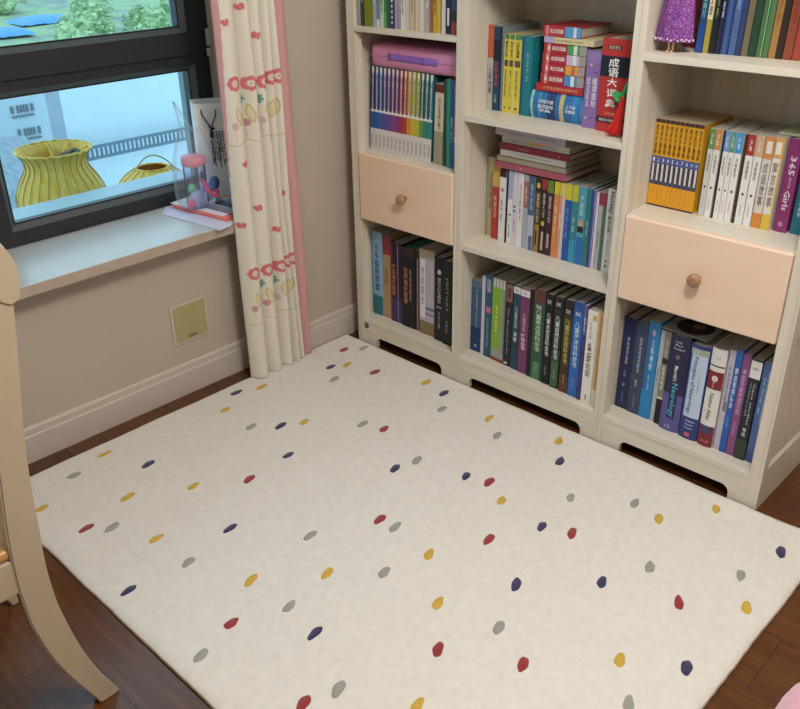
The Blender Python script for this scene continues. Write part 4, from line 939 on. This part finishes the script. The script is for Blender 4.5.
# ------------------------------------------------------------------ wooden chair, near left
CH = mat('chair_cream_lacquer', 'b3a38c', rough=.32, noise_amt=.02, noise_scale=5, coat=.2)
chair = empty('wooden_chair', 'cream painted wooden chair with outward curving leg at the left edge', 'chair', (.79, -1.66, 0))
def side_profile():
    # (z, y back edge, y front edge) of the sabre leg and back post, seen from the side
    Pz = [(.0, -1.564, -1.610), (.09, -1.598, -1.648), (.18, -1.623, -1.680), (.278, -1.640, -1.701), (.331, -1.646, -1.706), (.409, -1.648, -1.708),
          (.497, -1.643, -1.704), (.60, -1.637, -1.693), (.70, -1.627, -1.680), (.80, -1.612, -1.660), (.91, -1.596, -1.638), (.99, -1.586, -1.622)]
    bk_ = bez([(p[1]+1.66, p[0], 0) for p in Pz], 6); fr = bez([(p[2]+1.66, p[0], 0) for p in Pz], 6)
    return [(v.x, v.y) for v in bk_] + [(v.x, v.y) for v in fr[::-1]]
def post(x0, x1):
    bm = bmesh.new(); prism(bm, side_profile(), 0, x0, x1)
    es = [e for e in bm.edges if abs(e.verts[0].co.x-e.verts[1].co.x) < 1e-6]
    bmesh.ops.bevel(bm, geom=es, offset=.003, segments=2, affect='EDGES')
    return finish(bm, 'rear_leg', CH, chair)
post(.202, .230); post(-.230, -.202)
# crest rail: scrolls backwards, arched along its length
bm = bmesh.new()
nseg = 22; rings = []
_cp = [(.000, .945, 0), (.012, .952, 0), (.019, .975, 0), (.020, 1.005, 0), (.016, 1.035, 0), (.006, 1.058, 0), (-.008, 1.066, 0), (-.020, 1.052, 0), (-.023, 1.02, 0), (-.020, .985, 0), (-.013, .955, 0)]
prof = [(v.x-.010, v.y) for v in bez(_cp, 3)]
for i in range(nseg+1):
    t = -1 + 2*i/nseg; x = t*.233
    arch = .045*(1-t*t); end = 1 - .10*max(0, abs(t)-.9)/.1
    rings.append([bm.verts.new((x, .075+u*1.15 - .012*(1-t*t), (z-.995)*end+.995+arch)) for u, z in prof])
for A, B in zip(rings, rings[1:]):
    for k in range(len(prof)): bm.faces.new((A[k], A[(k+1) % len(prof)], B[(k+1) % len(prof)], B[k]))
bm.faces.new(rings[0]); bm.faces.new(rings[-1][::-1]); bmesh.ops.recalc_face_normals(bm, faces=bm.faces)
cr_ = finish(bm, 'crest_rail', CH, chair, smooth=True)
cr_.data.set_sharp_from_angle(angle=math.radians(50))
bx('back_rail', CH, chair, -.202, .202, .000, .020, .60, .66, bev=.004)
for x in (-.13, -.043, .043, .13):
    bm = bmesh.new(); tube(bm, bez([(x, .008, .655), (x, .022, .78), (x, .055, .955)], 6), .009, 10); finish(bm, 'back_spindle', CH, chair, smooth=True)
bx('seat_rail', CH, chair, .206, .226, -.40, -.045, .380, .457, bev=.003)
bx('seat_rail', CH, chair, -.226, -.206, -.40, -.045, .380, .457, bev=.003)
bx('seat_rail', CH, chair, -.206, .206, -.43, -.41, .380, .457, bev=.003)
bx('seat_rail', CH, chair, -.202, .202, -.040, -.020, .380, .457, bev=.003)
bx('seat', streak_mat('seat_tan', 'b58650', 'c89a62', scale=(4, 50, 50), rough=.4), chair, -.222, .222, -.445, -.018, .4575, .482, bev=.009, seg=3)
for s in (-1, 1):
    bm = bmesh.new(); tube(bm, [(s*.212, -.418, 0), (s*.212, -.418, .1), (s*.212, -.418, .38)], [.013, .017, .022], 14); finish(bm, 'front_leg', CH, chair, smooth=True)

# ------------------------------------------------------------------ pink ribbed pouf at the right edge
pf = empty('floor_pouf', 'round pink ribbed plush pouf peeking in at the lower right corner', 'pouf', (2.358, -.735, 0))
bm = bmesh.new(); rings = []
for i in range(29):
    t = i/28*PI - PI/2
    r = .232*abs(math.cos(t))**.55; z = .105 + .105*math.copysign(abs(math.sin(t))**.8, math.sin(t))
    rings.append([bm.verts.new(((r+.0045*abs(math.sin(k*PI/3))*min(1, r*8))*math.cos(2*PI*k/144), (r+.0045*abs(math.sin(k*PI/3))*min(1, r*8))*math.sin(2*PI*k/144), z+.001)) for k in range(144)])
for A, B in zip(rings, rings[1:]):
    for k in range(144): bm.faces.new((A[k], A[(k+1) % 144], B[(k+1) % 144], B[k]))
bmesh.ops.recalc_face_normals(bm, faces=bm.faces)
finish(bm, 'cushion', mat('pink_plush', 'd9a3b4', rough=.95, noise_amt=.08, noise_scale=40, bump=1, bump_scale=120, sheen=.5), pf, smooth=True)
bm = bmesh.new(); lathe(bm, [(.001, .2115), (.016, .213), (.018, .2155), (.001, .219)], 20); finish(bm, 'centre_button', mat('pink_button', 'c88a9e', rough=.8), pf, smooth=True)

# ------------------------------------------------------------------ things on the window sill
def sheet(name, label, pts, z0, z1, m, cat='paper', group=None, curl=0):
    bm = bmesh.new(); prism(bm, pts, 2, z0, z1)
    return tag(finish(bm, name, m), label, cat, group)
G = 'papers and folders stacked on the sill beside the curtain'
sheet('paper_stack', 'white lilac sheets of paper at the bottom of the sill pile', [(-.165, -.600), (.120, -.566), (.112, -.515), (.075, -.470), (-.225, -.470), (-.225, -.548)], .5995, .604, mat('paper_lilac', 'cfcfe6', rough=.6), group=G)
sheet('paper_sheet', 'pinkish paper sheet between the lilac sheets and the salmon folder', [(-.215, -.545), (.085, -.505), (.100, -.455), (-.200, -.430)], .6043, .606, mat('paper_pink', 'e6c4cc', rough=.6), group=G)
fo = empty('folder', 'salmon coloured plastic folder under the clear tray on the sill', 'folder', (-.06, -.47, .6063), (0, 0, math.radians(8)), G)
bx('folder_cover', mat('salmon_plastic', 'e0705e', rough=.35, coat=.3), fo, -.135, .135, -.055, .060, 0, .013, bev=.004)
bx('sheet', mat('paper_white', 'e9e6ee', rough=.5), fo, -.150, .110, -.050, .062, .0132, .0150, bev=.0004)
CLEAR = pane_mat('clear_plastic', (.90, .93, .97, 1), .22, .08)
tr = empty('clear_tray', 'clear ribbed plastic tray lying on the salmon folder', 'tray', (-.004, -.440, .6218), (0, 0, math.radians(6)))
bm = bmesh.new()
box(bm, -.095, .095, -.045, .050, 0, .0015)
for q in ((-.095, -.0935, -.045, .05), (.0935, .095, -.045, .05), (-.095, .095, -.045, -.0435), (-.095, .095, .0485, .05)): box(bm, *q, .0015, .022)
finish(bm, 'tray_shell', CLEAR, tr)
bm = bmesh.new()
for k in range(18): box(bm, -.088+k*.010, -.0855+k*.010, -.0458, -.0452, .003, .020)
box(bm, -.096, .096, -.0465, -.0455, .0205, .0235)
finish(bm, 'tray_rib', mat('clear_rib', 'b9bccf', rough=.3, alpha=.75), tr)

# gift bag
gb = empty('gift_bag', 'white paper gift bag with black cord and black printed panel behind the plastic bag', 'gift bag', (-.163, -.368, .5995), (0, 0, math.radians(-27)))
W_ = .052; D_ = .048; H_ = .352
bm = bmesh.new()
o_ = [(-D_, -W_), (D_, -W_), (D_, W_), (-D_, W_)]; t_ = .0012; i_ = [(a*(1-t_/D_), b*(1-t_/W_)) for a, b in o_]
A = [bm.verts.new((*p, 0)) for p in o_]; B = [bm.verts.new((p[0]*.94, p[1], H_)) for p in o_]; B2 = [bm.verts.new((p[0]*.94, p[1], H_)) for p in i_]; A2 = [bm.verts.new((*p, .003)) for p in i_]
for P_, Q_ in ((A, B), (B, B2), (B2, A2)):
    for k in range(4): bm.faces.new((P_[k], P_[(k+1) % 4], Q_[(k+1) % 4], Q_[k]))
bm.faces.new(A[::-1]); bm.faces.new(A2); bmesh.ops.recalc_face_normals(bm, faces=bm.faces)
finish(bm, 'bag_body', mat('bag_white', 'eeeef0', rough=.55), gb)
bm = bmesh.new()
tube(bm, bez([(D_*.97, -.028, .332), (D_+.006, -.026, .315), (D_+.010, -.008, .282), (D_+.009, .000, .262), (D_+.009, .003, .235)], 6), .0022, 8)
tube(bm, bez([(D_*.97, .022, .328), (D_+.006, .018, .31), (D_+.010, .004, .282), (D_+.009, .000, .262), (D_+.009, -.004, .238)], 6), .0022, 8)
tube(bm, bez([(D_+.006, -.008, .276), (D_+.014, .002, .272), (D_+.008, .010, .268), (D_+.006, -.006, .262)], 5), .0024, 8)
finish(bm, 'cord', paint('1b1b20', .7), gb, smooth=True)
bm = bmesh.new(); rr = random.Random(11)
for k in range(9):
    y = -.006+k*.0052; z = .252-.004*(k % 2)
    for q in range(5):
        l = rr.uniform(.012, .026)
        box(bm, D_*(1-.06*z/H_)+.0002, D_*(1-.06*z/H_)+.0012, y, y+rr.uniform(.0016, .0036), z-l, z, 0); z -= l+rr.uniform(.001, .006)
        y += rr.uniform(-.001, .001)
        if z < .11+.008*abs(k-4): break
box(bm, D_*(1-.06*.255/H_)+.0002, D_*(1-.06*.255/H_)+.0014, -.008, .038, .2535, .2560, 0)
finish(bm, 'printed_panel', paint('23232c', .7), gb)

# transparent carrier bag with pink-lidded jar, discs and toys inside (each its own thing)
pb = empty('plastic_bag', 'clear plastic carrier bag with thin handles holding toys on the sill', 'bag', (-.082, -.503, .6245))
bm = bmesh.new(); rr = random.Random(4); rings = []
bp_ = [(0, .030, .045), (.008, .046, .064), (.05, .054, .078), (.11, .054, .080), (.16, .048, .074), (.20, .038, .064), (.24, .028, .052), (.27, .020, .040)]
for z, rx, ry in bp_:
    rings.append([bm.verts.new((rx*math.cos(2*PI*k/40)*(1+.05*math.sin(5*2*PI*k/40+z*40)), ry*math.sin(2*PI*k/40)*(1+.05*math.sin(7*2*PI*k/40+z*55)), z)) for k in range(40)])
for A, B in zip(rings, rings[1:]):
    for k in range(40): bm.faces.new((A[k], A[(k+1) % 40], B[(k+1) % 40], B[k]))
bm.faces.new(rings[0][::-1])
finish(bm, 'bag_film', pane_mat('bag_film', (.97, .98, 1, 1), .035, .12, .07), pb, smooth=True)
for s in (0, 1):
    bm = bmesh.new()
    tube(bm, bez([(.006, -.038+s*.008, .262), (.006, -.042+s*.006, .305), (.004, -.048+s*.004, .345), (.002, -.050, .362), (-.002, -.040+s*.004, .352), (-.002, -.020+s*.006, .31), (0, .006+s*.006, .262)], 6), .0012, 6)
    finish(bm, 'handle', mat('bag_handle', 'b4d2dc', rough=.3, alpha=.8), pb, smooth=True)
jar = empty('jar', 'clear jar with a pink lid inside the clear plastic bag', 'jar', (-.086, -.500, .6275))
bm = bmesh.new(); lathe(bm, [(.034, 0), (.038, .004), (.038, .140), (.034, .150)], 28); finish(bm, 'jar_body', pane_mat('jar_plastic', (.88, .86, .94, 1), .25, .05), jar, smooth=True)
bm = bmesh.new(); lathe(bm, [(.039, .142), (.041, .145), (.041, .168), (.037, .172)], 28); finish(bm, 'lid', mat('lid_pink', 'dd8a98', rough=.4), jar, smooth=True)
def disc(name, label, loc, r, h, c, rot, cat='toy', g='little things inside the clear plastic bag'):
    r *= 1.2; bm = bmesh.new(); lathe(bm, [(r*.94, 0), (r, h*.2), (r, h*.8), (r*.94, h)], 26)
    return tag(finish(bm, name, mat('toy_'+c, c, rough=.35, coat=.3), None, True, loc, rot), label, cat, g)
disc('tape_roll', 'blue round disc in the clear bag, nearest the gift bag', (-.058, -.450, .70), .021, .010, '3f5f9e', (0, PI/2, .3))
disc('tape_roll', 'violet ring in the middle of the clear bag', (-.058, -.478, .690), .016, .010, '8a6ab8', (0, PI/2, .1))
disc('button_badge', 'rose pink round badge low in the clear bag', (-.060, -.545, .650), .013, .008, 'd8709a', (0, PI/2, 0))
t2 = disc('tape_roll', 'pale lavender blue ring low in the clear bag', (-.062, -.515, .66), .026, .010, '8fa0cc', (0, PI/2, -.2))
disc('button_badge', 'green teal round badge at the left of the clear bag', (-.064, -.535, .70), .012, .008, '5ab59a', (0, PI/2, 0))
disc('button_badge', 'small navy disc between the jar lid and the pink strap', (-.062, -.490, .735), .013, .008, '5a5f8a', (0, PI/2, .5))
bm = bmesh.new(); tube(bm, bez([(-.056, -.498, .725), (-.050, -.486, .700), (-.048, -.474, .675), (-.044, -.456, .660), (-.048, -.440, .670), (-.054, -.456, .680)], 6), .006, 10)
tag(finish(bm, 'pink_strap', mat('strap_pink', 'e0487a', rough=.45), smooth=True), 'hot pink curled strap inside the clear bag', 'strap', 'little things inside the clear plastic bag')
bm = bmesh.new(); tube(bm, bez([(-.040, -.440, .655), (-.036, -.425, .652), (-.040, -.415, .650)], 5), .004, 8)
tag(finish(bm, 'hair_band', mat('band_orange', 'd9a04a', rough=.5), smooth=True), 'small orange yellow band beside the pink strap', 'band', 'little things inside the clear plastic bag')

# ------------------------------------------------------------------ outside the window
WICK = streak_mat('wicker_yellow', 'e8b030', 'f2cc66', scale=(60, 60, 4), rough=.55, bump=.6)
RIBM = mat('wicker_rib', 'b39a4e', rough=.6)
def basket(label, cx, cy, zb, prof, nr, handle=False, lidrim=True):
    t = empty('wicker_basket', label, 'basket', (cx, cy, zb), group='yellow baskets outside the window')
    bm = bmesh.new(); n = 144; rings = []
    for r, z in prof:
        rings.append([bm.verts.new((r*(1+.010*(k % 2))*math.cos(2*PI*k/n), r*(1+.010*(k % 2))*math.sin(2*PI*k/n), z)) for k in range(n)])
    for A, B in zip(rings, rings[1:]):
        for k in range(n): bm.faces.new((A[k], A[(k+1) % n], B[(k+1) % n], B[k]))
    bm.faces.new(rings[0][::-1]); o = finish(bm, 'body', WICK, t, smooth=True)
    md = o.modifiers.new('wall', 'SOLIDIFY'); md.thickness = .003
    for q in range(nr):
        a = 2*PI*q/nr
        bm = bmesh.new(); tube(bm, bez([((r+.004)*math.cos(a), (r+.004)*math.sin(a), z) for r, z in prof], 4), .0016, 6); finish(bm, 'rib', RIBM, t, smooth=True)
    r, z = prof[-1]
    bm = bmesh.new(); tube(bm, [(r*math.cos(2*PI*k/48), r*math.sin(2*PI*k/48), z+.003*math.sin(k*2.6)) for k in range(48)], 0.0045, 8, closed=True); finish(bm, 'rim', WICK, t, smooth=True)
    return t
b1 = basket('tall yellow wicker basket shaped like a vase, standing outside the window', -.78, -.660, .33,
       [(.120, 0), (.145, .04), (.162, .12), (.166, .20), (.160, .25), (.138, .30), (.116, .335), (.110, .36), (.116, .382), (.130, .402), (.138, .410)], 26)
bm = bmesh.new()
for a0, a1, s in ((.5, 2.2, 0), (2.9, 5.2, .3), (1.4, 4.4, .5)):
    tube(bm, bez([(.130*math.cos(a0), .130*math.sin(a0), .405), (.05*math.cos(a0), .05*math.sin(a0), .36+.03*s), (.06*math.cos(a1), .06*math.sin(a1), .38), (.128*math.cos(a1), .128*math.sin(a1), .407)], 5), .003, 6)
finish(bm, 'cross_cane', WICK, b1, smooth=True)
bm = bmesh.new()
for k in range(6):
    tube(bm, bez([(.02+.012*k, -.03+.01*k, .33), (.03+.01*k, .0+.012*k, .385), (.05+.01*k, .05, .40+.006*(k % 3)), (.08+.005*k, .09-.01*k, .385)], 4), .006, 6)
tag(finish(bm, 'dry_twigs', mat('twig_grey', '6f6a62', rough=.8), b1, smooth=True))
b2 = basket('low spreading yellow wicker basket right of the vase-shaped one', -.80, -.245, .36,
       [(.10, 0), (.14, .03), (.170, .09), (.165, .13), (.120, .185), (.075, .215), (.065, .22)], 18)
bm = bmesh.new(); tube(bm, bez([(-.02, -.075, .21), (-.01, -.035, .255), (0, .01, .27), (.01, .06, .245), (.01, .10, .20)], 6), .0028, 8); finish(bm, 'handle', RIBM, b2, smooth=True)
tag(bx('planter_ledge', mat('ledge_concrete', '9fb0b6', rough=.8, bump=.3), None, -1.15, -.4199, -2.2, .6, .20, .33), 'concrete ledge outside the window carrying the yellow baskets', 'ledge')
tag(bx('basket_stand', mat('ledge_concrete2', '8f9fa6', rough=.8), None, -.93, -.66, -.38, -.11, .3305, .3595), 'low grey block under the spreading basket outside', 'block')

BW = mat('building_white', 'c2d2d8', rough=.8, noise_amt=.02, noise_scale=1)
BG = mat('building_grey', 'a8b8c0', rough=.8, noise_amt=.03, noise_scale=1)
BG2 = mat('building_side', '8d9ca6', rough=.8, noise_amt=.03, noise_scale=1)
WN = mat('window_dark', '5c6a72', rough=.3)
bA = empty('apartment_building', 'long blank white building across the way, behind the dark railing', 'building', (-34.2, 22, -22))
bx('wall', BW, bA, -4, 4, -30, 30, 0, 18.0, bev=0)
bx('parapet', BW, bA, -4.1, 4.1, -30.1, 30.1, 18.0, 18.2, bev=0)
bB = empty('apartment_building', 'light grey building with two small rows of dark windows, left of the white one', 'building', (-27.5, 6.3, -22))
bx('wall', BG, bB, -2.5, 2.5, -8, 4.02, 0, 18.75, bev=0)
bx('corner_wall', BG2, bB, -2.2, 2.5, 4.02, 4.5, 0, 18.7, bev=0)
for zc, yc in ((-3.90, 9.50), (-4.62, 9.58)):
    for q, (dy, w) in enumerate(((-.30, .09), (-.12, .06), (-.02, .06), (.08, .06), (.18, .06), (.34, .09))):
        bx('window', WN, bB, 2.5, 2.54, yc-6.3+dy-w/2+0, yc-6.3+dy+w/2, zc+22-.10, zc+22+.12, bev=0)
    bx('window_ledge', WN, bB, 2.5, 2.56, yc-6.3-.34+0, yc-6.3+.36, zc+22-.23, zc+22-.18, bev=0)
lowb = empty('rooftop', 'blue grey tiled low roof behind the vase-shaped basket', 'roof', (-21.5, 4.5, -22))
bx('wall', BG2, lowb, -2.5, 2.5, -6, 3.2, 0, 17.4, bev=0)
bm = bmesh.new(); prism(bm, [(-2.8, 17.4), (2.8, 17.4), (2.8, 17.5), (0, 18.1), (-2.8, 17.6)], 1, -6.2, 3.4)
finish(bm, 'roof', streak_mat('roof_tiles', '74848f', '93a2aa', scale=(2, 22, 12), rough=.7), lowb)
rl = empty('railing', 'dark grey railing with square openings running along the white wall', 'railing', (-29.6, 16, -7.0))
RM = mat('railing_grey', '5d7480', rough=.6)
bx('rail', RM, rl, -.04, .04, -4, 4.2, .27, .37, bev=0); bx('rail', RM, rl, -.04, .04, -4, 4.2, -.17, -.06, bev=0)
for k in range(42): bx('baluster', RM, rl, -.03, .03, -3.95+k*.197, -3.95+k*.197+.075, -.06, .27, bev=0)

# green ground further off, with bushes and tarpaulins
GR = bpy.data.materials.new('grass'); GR.use_nodes = True
_nt = GR.node_tree; _n = _nt.nodes.new('ShaderNodeTexNoise'); _n.inputs['Scale'].default_value = .35; _n.inputs['Detail'].default_value = 8
_c = _nt.nodes.new('ShaderNodeValToRGB'); _e = _c.color_ramp.elements; _e[0].position = .36; _e[0].color = lin('8a9690'); _e[1].position = .56; _e[1].color = lin('a0b88c')
_t = _nt.nodes.new('ShaderNodeTexCoord'); _nt.links.new(_t.outputs['Object'], _n.inputs['Vector']); _nt.links.new(_n.outputs['Fac'], _c.inputs['Fac']); _nt.links.new(_c.outputs['Color'], _nt.nodes['Principled BSDF'].inputs['Base Color'])
_nt.nodes['Principled BSDF'].inputs['Roughness'].default_value = 1
bm = bmesh.new()
gv = [[bm.verts.new((x, y, -10 + (-38-x)*.045 + .5*noise.noise(Vector((x*.08, y*.08, 0))))) for y in range(-30, 131, 8)] for x in range(-38, -190, -8)]
for i in range(len(gv)-1):
    for j in range(len(gv[0])-1): bm.faces.new((gv[i][j], gv[i][j+1], gv[i+1][j+1], gv[i+1][j]))
bmesh.ops.recalc_face_normals(bm, faces=bm.faces)
tag(finish(bm, 'ground', GR, smooth=True), kind='structure')
LEAF = bpy.data.materials.new('foliage'); LEAF.use_nodes = True
_nt = LEAF.node_tree; _n = _nt.nodes.new('ShaderNodeTexNoise'); _n.inputs['Scale'].default_value = 2.2; _n.inputs['Detail'].default_value = 8
_c = _nt.nodes.new('ShaderNodeValToRGB'); _e = _c.color_ramp.elements; _e[0].position = .38; _e[0].color = lin('86a474'); _e[1].position = .62; _e[1].color = lin('c6daa8')
_t = _nt.nodes.new('ShaderNodeTexCoord'); _nt.links.new(_t.outputs['Object'], _n.inputs['Vector']); _nt.links.new(_n.outputs['Fac'], _c.inputs['Fac']); _nt.links.new(_c.outputs['Color'], _nt.nodes['Principled BSDF'].inputs['Base Color'])
_nt.nodes['Principled BSDF'].inputs['Roughness'].default_value = 1
def bush_mesh(seed):
    r = random.Random(seed); bm = bmesh.new()
    for k in range(7):
        c = Vector((r.uniform(-1, 1), r.uniform(-1.2, 1.2), r.uniform(.5, 1.7))); s = r.uniform(.6, 1.1)
        g = bmesh.ops.create_icosphere(bm, subdivisions=3, radius=s, matrix=Matrix.Translation(c) @ Matrix.Diagonal((1, 1, 1.15, 1)))
        for v in g['verts']:
            d = (v.co-c).normalized(); v.co += d*(.35*noise.noise(v.co*2.2+Vector((seed, 0, 0))) + .25*noise.noise(v.co*6))*s
    for k in range(260):     # sprays of leaves standing off the crown
        a = r.uniform(0, 2*PI); e = r.uniform(-.2, 1.4); rad = r.uniform(1.2, 2.1)
        p = Vector((rad*math.cos(a)*math.cos(e), rad*1.1*math.sin(a)*math.cos(e), 1.0+rad*.85*math.sin(e)))
        u = Vector((r.uniform(-1, 1), r.uniform(-1, 1), r.uniform(-.3, 1))).normalized()*.30; w = u.cross(Vector((r.random(), r.random(), r.random()))).normalized()*.10
        bm.faces.new([bm.verts.new(q) for q in (p-u, p+w, p+u, p-w)])
    me = bpy.data.meshes.new('bush'); bm.to_mesh(me); bm.free(); me.materials.append(LEAF); return me
BM_ = [bush_mesh(s) for s in (1, 2, 3)]
# (distance row x, along y, size, look)
rr = random.Random(21)
looks = ['tall loose', 'low rounded', 'wide feathery']
where = [(-62, 20.5, 'at the left edge of the upper pane'), (-61, 28.0, 'left of the middle, behind the blue tarpaulins'), (-57, 33.0, 'in the middle of the upper pane, front'),
         (-57, 38.0, 'right of the middle of the upper pane, front'), (-59, 43.2, 'at the right edge of the upper pane, front'), (-70, 24.8, 'in the second row, far left'), (-66, 33.6, 'in the second row, left of the middle'),
         (-64.5, 38, 'in the second row, right of the middle'), (-67, 44, 'in the second row, right'), (-90, 31, 'in the third row, left'), (-72.5, 36.5, 'in the third row, middle'), (-73, 43, 'in the third row, right of the middle'), (-74, 50, 'in the third row, right'),
         (-93, 38, 'in the farthest row, left'), (-83, 43, 'in the farthest row, middle'), (-82, 53, 'in the farthest row, right')]
for i, (x, y, w) in enumerate(where):
    s = rr.uniform(.9, 1.25); k = i % 3
    o = bpy.data.objects.new('bush', BM_[k]); C.objects.link(o); o.location = (x, y, -10+(-38-x)*.045 - .1); o.scale = (s, s*1.1, s*(.75 if k == 1 else .95)); o.rotation_euler = (0, 0, rr.uniform(0, 6))
    tag(o, f'{looks[k]} green bush {w}', 'bush', 'bushes beyond the white building')
TARP = mat('tarp_blue', '5f9fd6', rough=.5, noise_amt=.1, noise_scale=2, bump=.5, bump_scale=3)
for i, (x, y, sx, sy, l) in enumerate(((-84.0, 38.2, 2.0, 2.8, 'bright blue tarpaulin on the grass, the right one'), (-79.0, 32.4, 1.8, 2.0, 'darker blue tarpaulin on the grass at the left edge of the pane'))):
    bm = bmesh.new(); g = []
    for a in range(13):
        g.append([bm.verts.new((sx*(a/6-1), sy*(b/8-1), 0.6*(1-(a/6-1)**2)**.5*(1-(b/8-1)**2)**.5 + .12*noise.noise(Vector((a*.6, b*.6, i))) )) for b in range(17)])
    for a in range(12):
        for b in range(16): bm.faces.new((g[a][b], g[a][b+1], g[a+1][b+1], g[a+1][b]))
    bmesh.ops.recalc_face_normals(bm, faces=bm.faces)
    tag(finish(bm, 'tarpaulin', TARP, None, True, (x, y, -10+(-38-x)*.045+.05)), l, 'tarpaulin', 'blue tarpaulins on the grass')

# ------------------------------------------------------------------ camera, light
cam = bpy.data.cameras.new('camera'); cam.sensor_width = 36; cam.lens = 860.044/800*36; cam.clip_start = .02; cam.clip_end = 400
co = bpy.data.objects.new('camera', cam); C.objects.link(co)
Rr = Vector((0.7245127447316969, 0.6891233053171705, -0.013796839858486348)); Ru = Vector((-0.30960235139181713, 0.34325521926545477, 0.8867481257153479)); Rf = Vector((-0.6158146366675614, 0.6381887843857509, -0.4620469767785922))
co.matrix_world = Matrix(((Rr.x, Ru.x, -Rf.x, 2.41507), (Rr.y, Ru.y, -Rf.y, -2.09894), (Rr.z, Ru.z, -Rf.z, 1.53596), (0, 0, 0, 1)))
bpy.context.scene.camera = co

lamp = empty('ceiling_light', 'white pendant lamp hanging above the rug, out of the picture', 'lamp', (2.15, -1.12, HZ))
bm = bmesh.new(); lathe(bm, [(.06, -.0005), (.065, -.01), (.05, -.03), (.006, -.035), (.005, -.20), (.05, -.205), (.052, -.215)], 48); finish(bm, 'lamp_base', mat('lamp_white', 'f0ece4', rough=.5), lamp, smooth=True)
ld = bpy.data.lights.new('ceiling_light_glow', 'POINT'); ld.shadow_soft_size = .2; ld.energy = 104; ld.color = (1, .98, .955)
lo = bpy.data.objects.new('ceiling_light_glow', ld); C.objects.link(lo); lo.parent = lamp; lo.location = (0, 0, -.42)

w = bpy.data.worlds.new('sky'); bpy.context.scene.world = w; w.use_nodes = True
bg = w.node_tree.nodes['Background']; bg.inputs[0].default_value = (.66, .87, 1.0, 1); bg.inputs[1].default_value = 1.95
sc = bpy.context.scene
sc.view_settings.view_transform = 'Standard'; sc.view_settings.look = 'None'; sc.view_settings.gamma = 1; sc.view_settings.exposure = -0.10
sc.view_settings.use_curve_mapping = False
sc.cycles.max_bounces = 10; sc.cycles.diffuse_bounces = 6; sc.cycles.transparent_max_bounces = 24
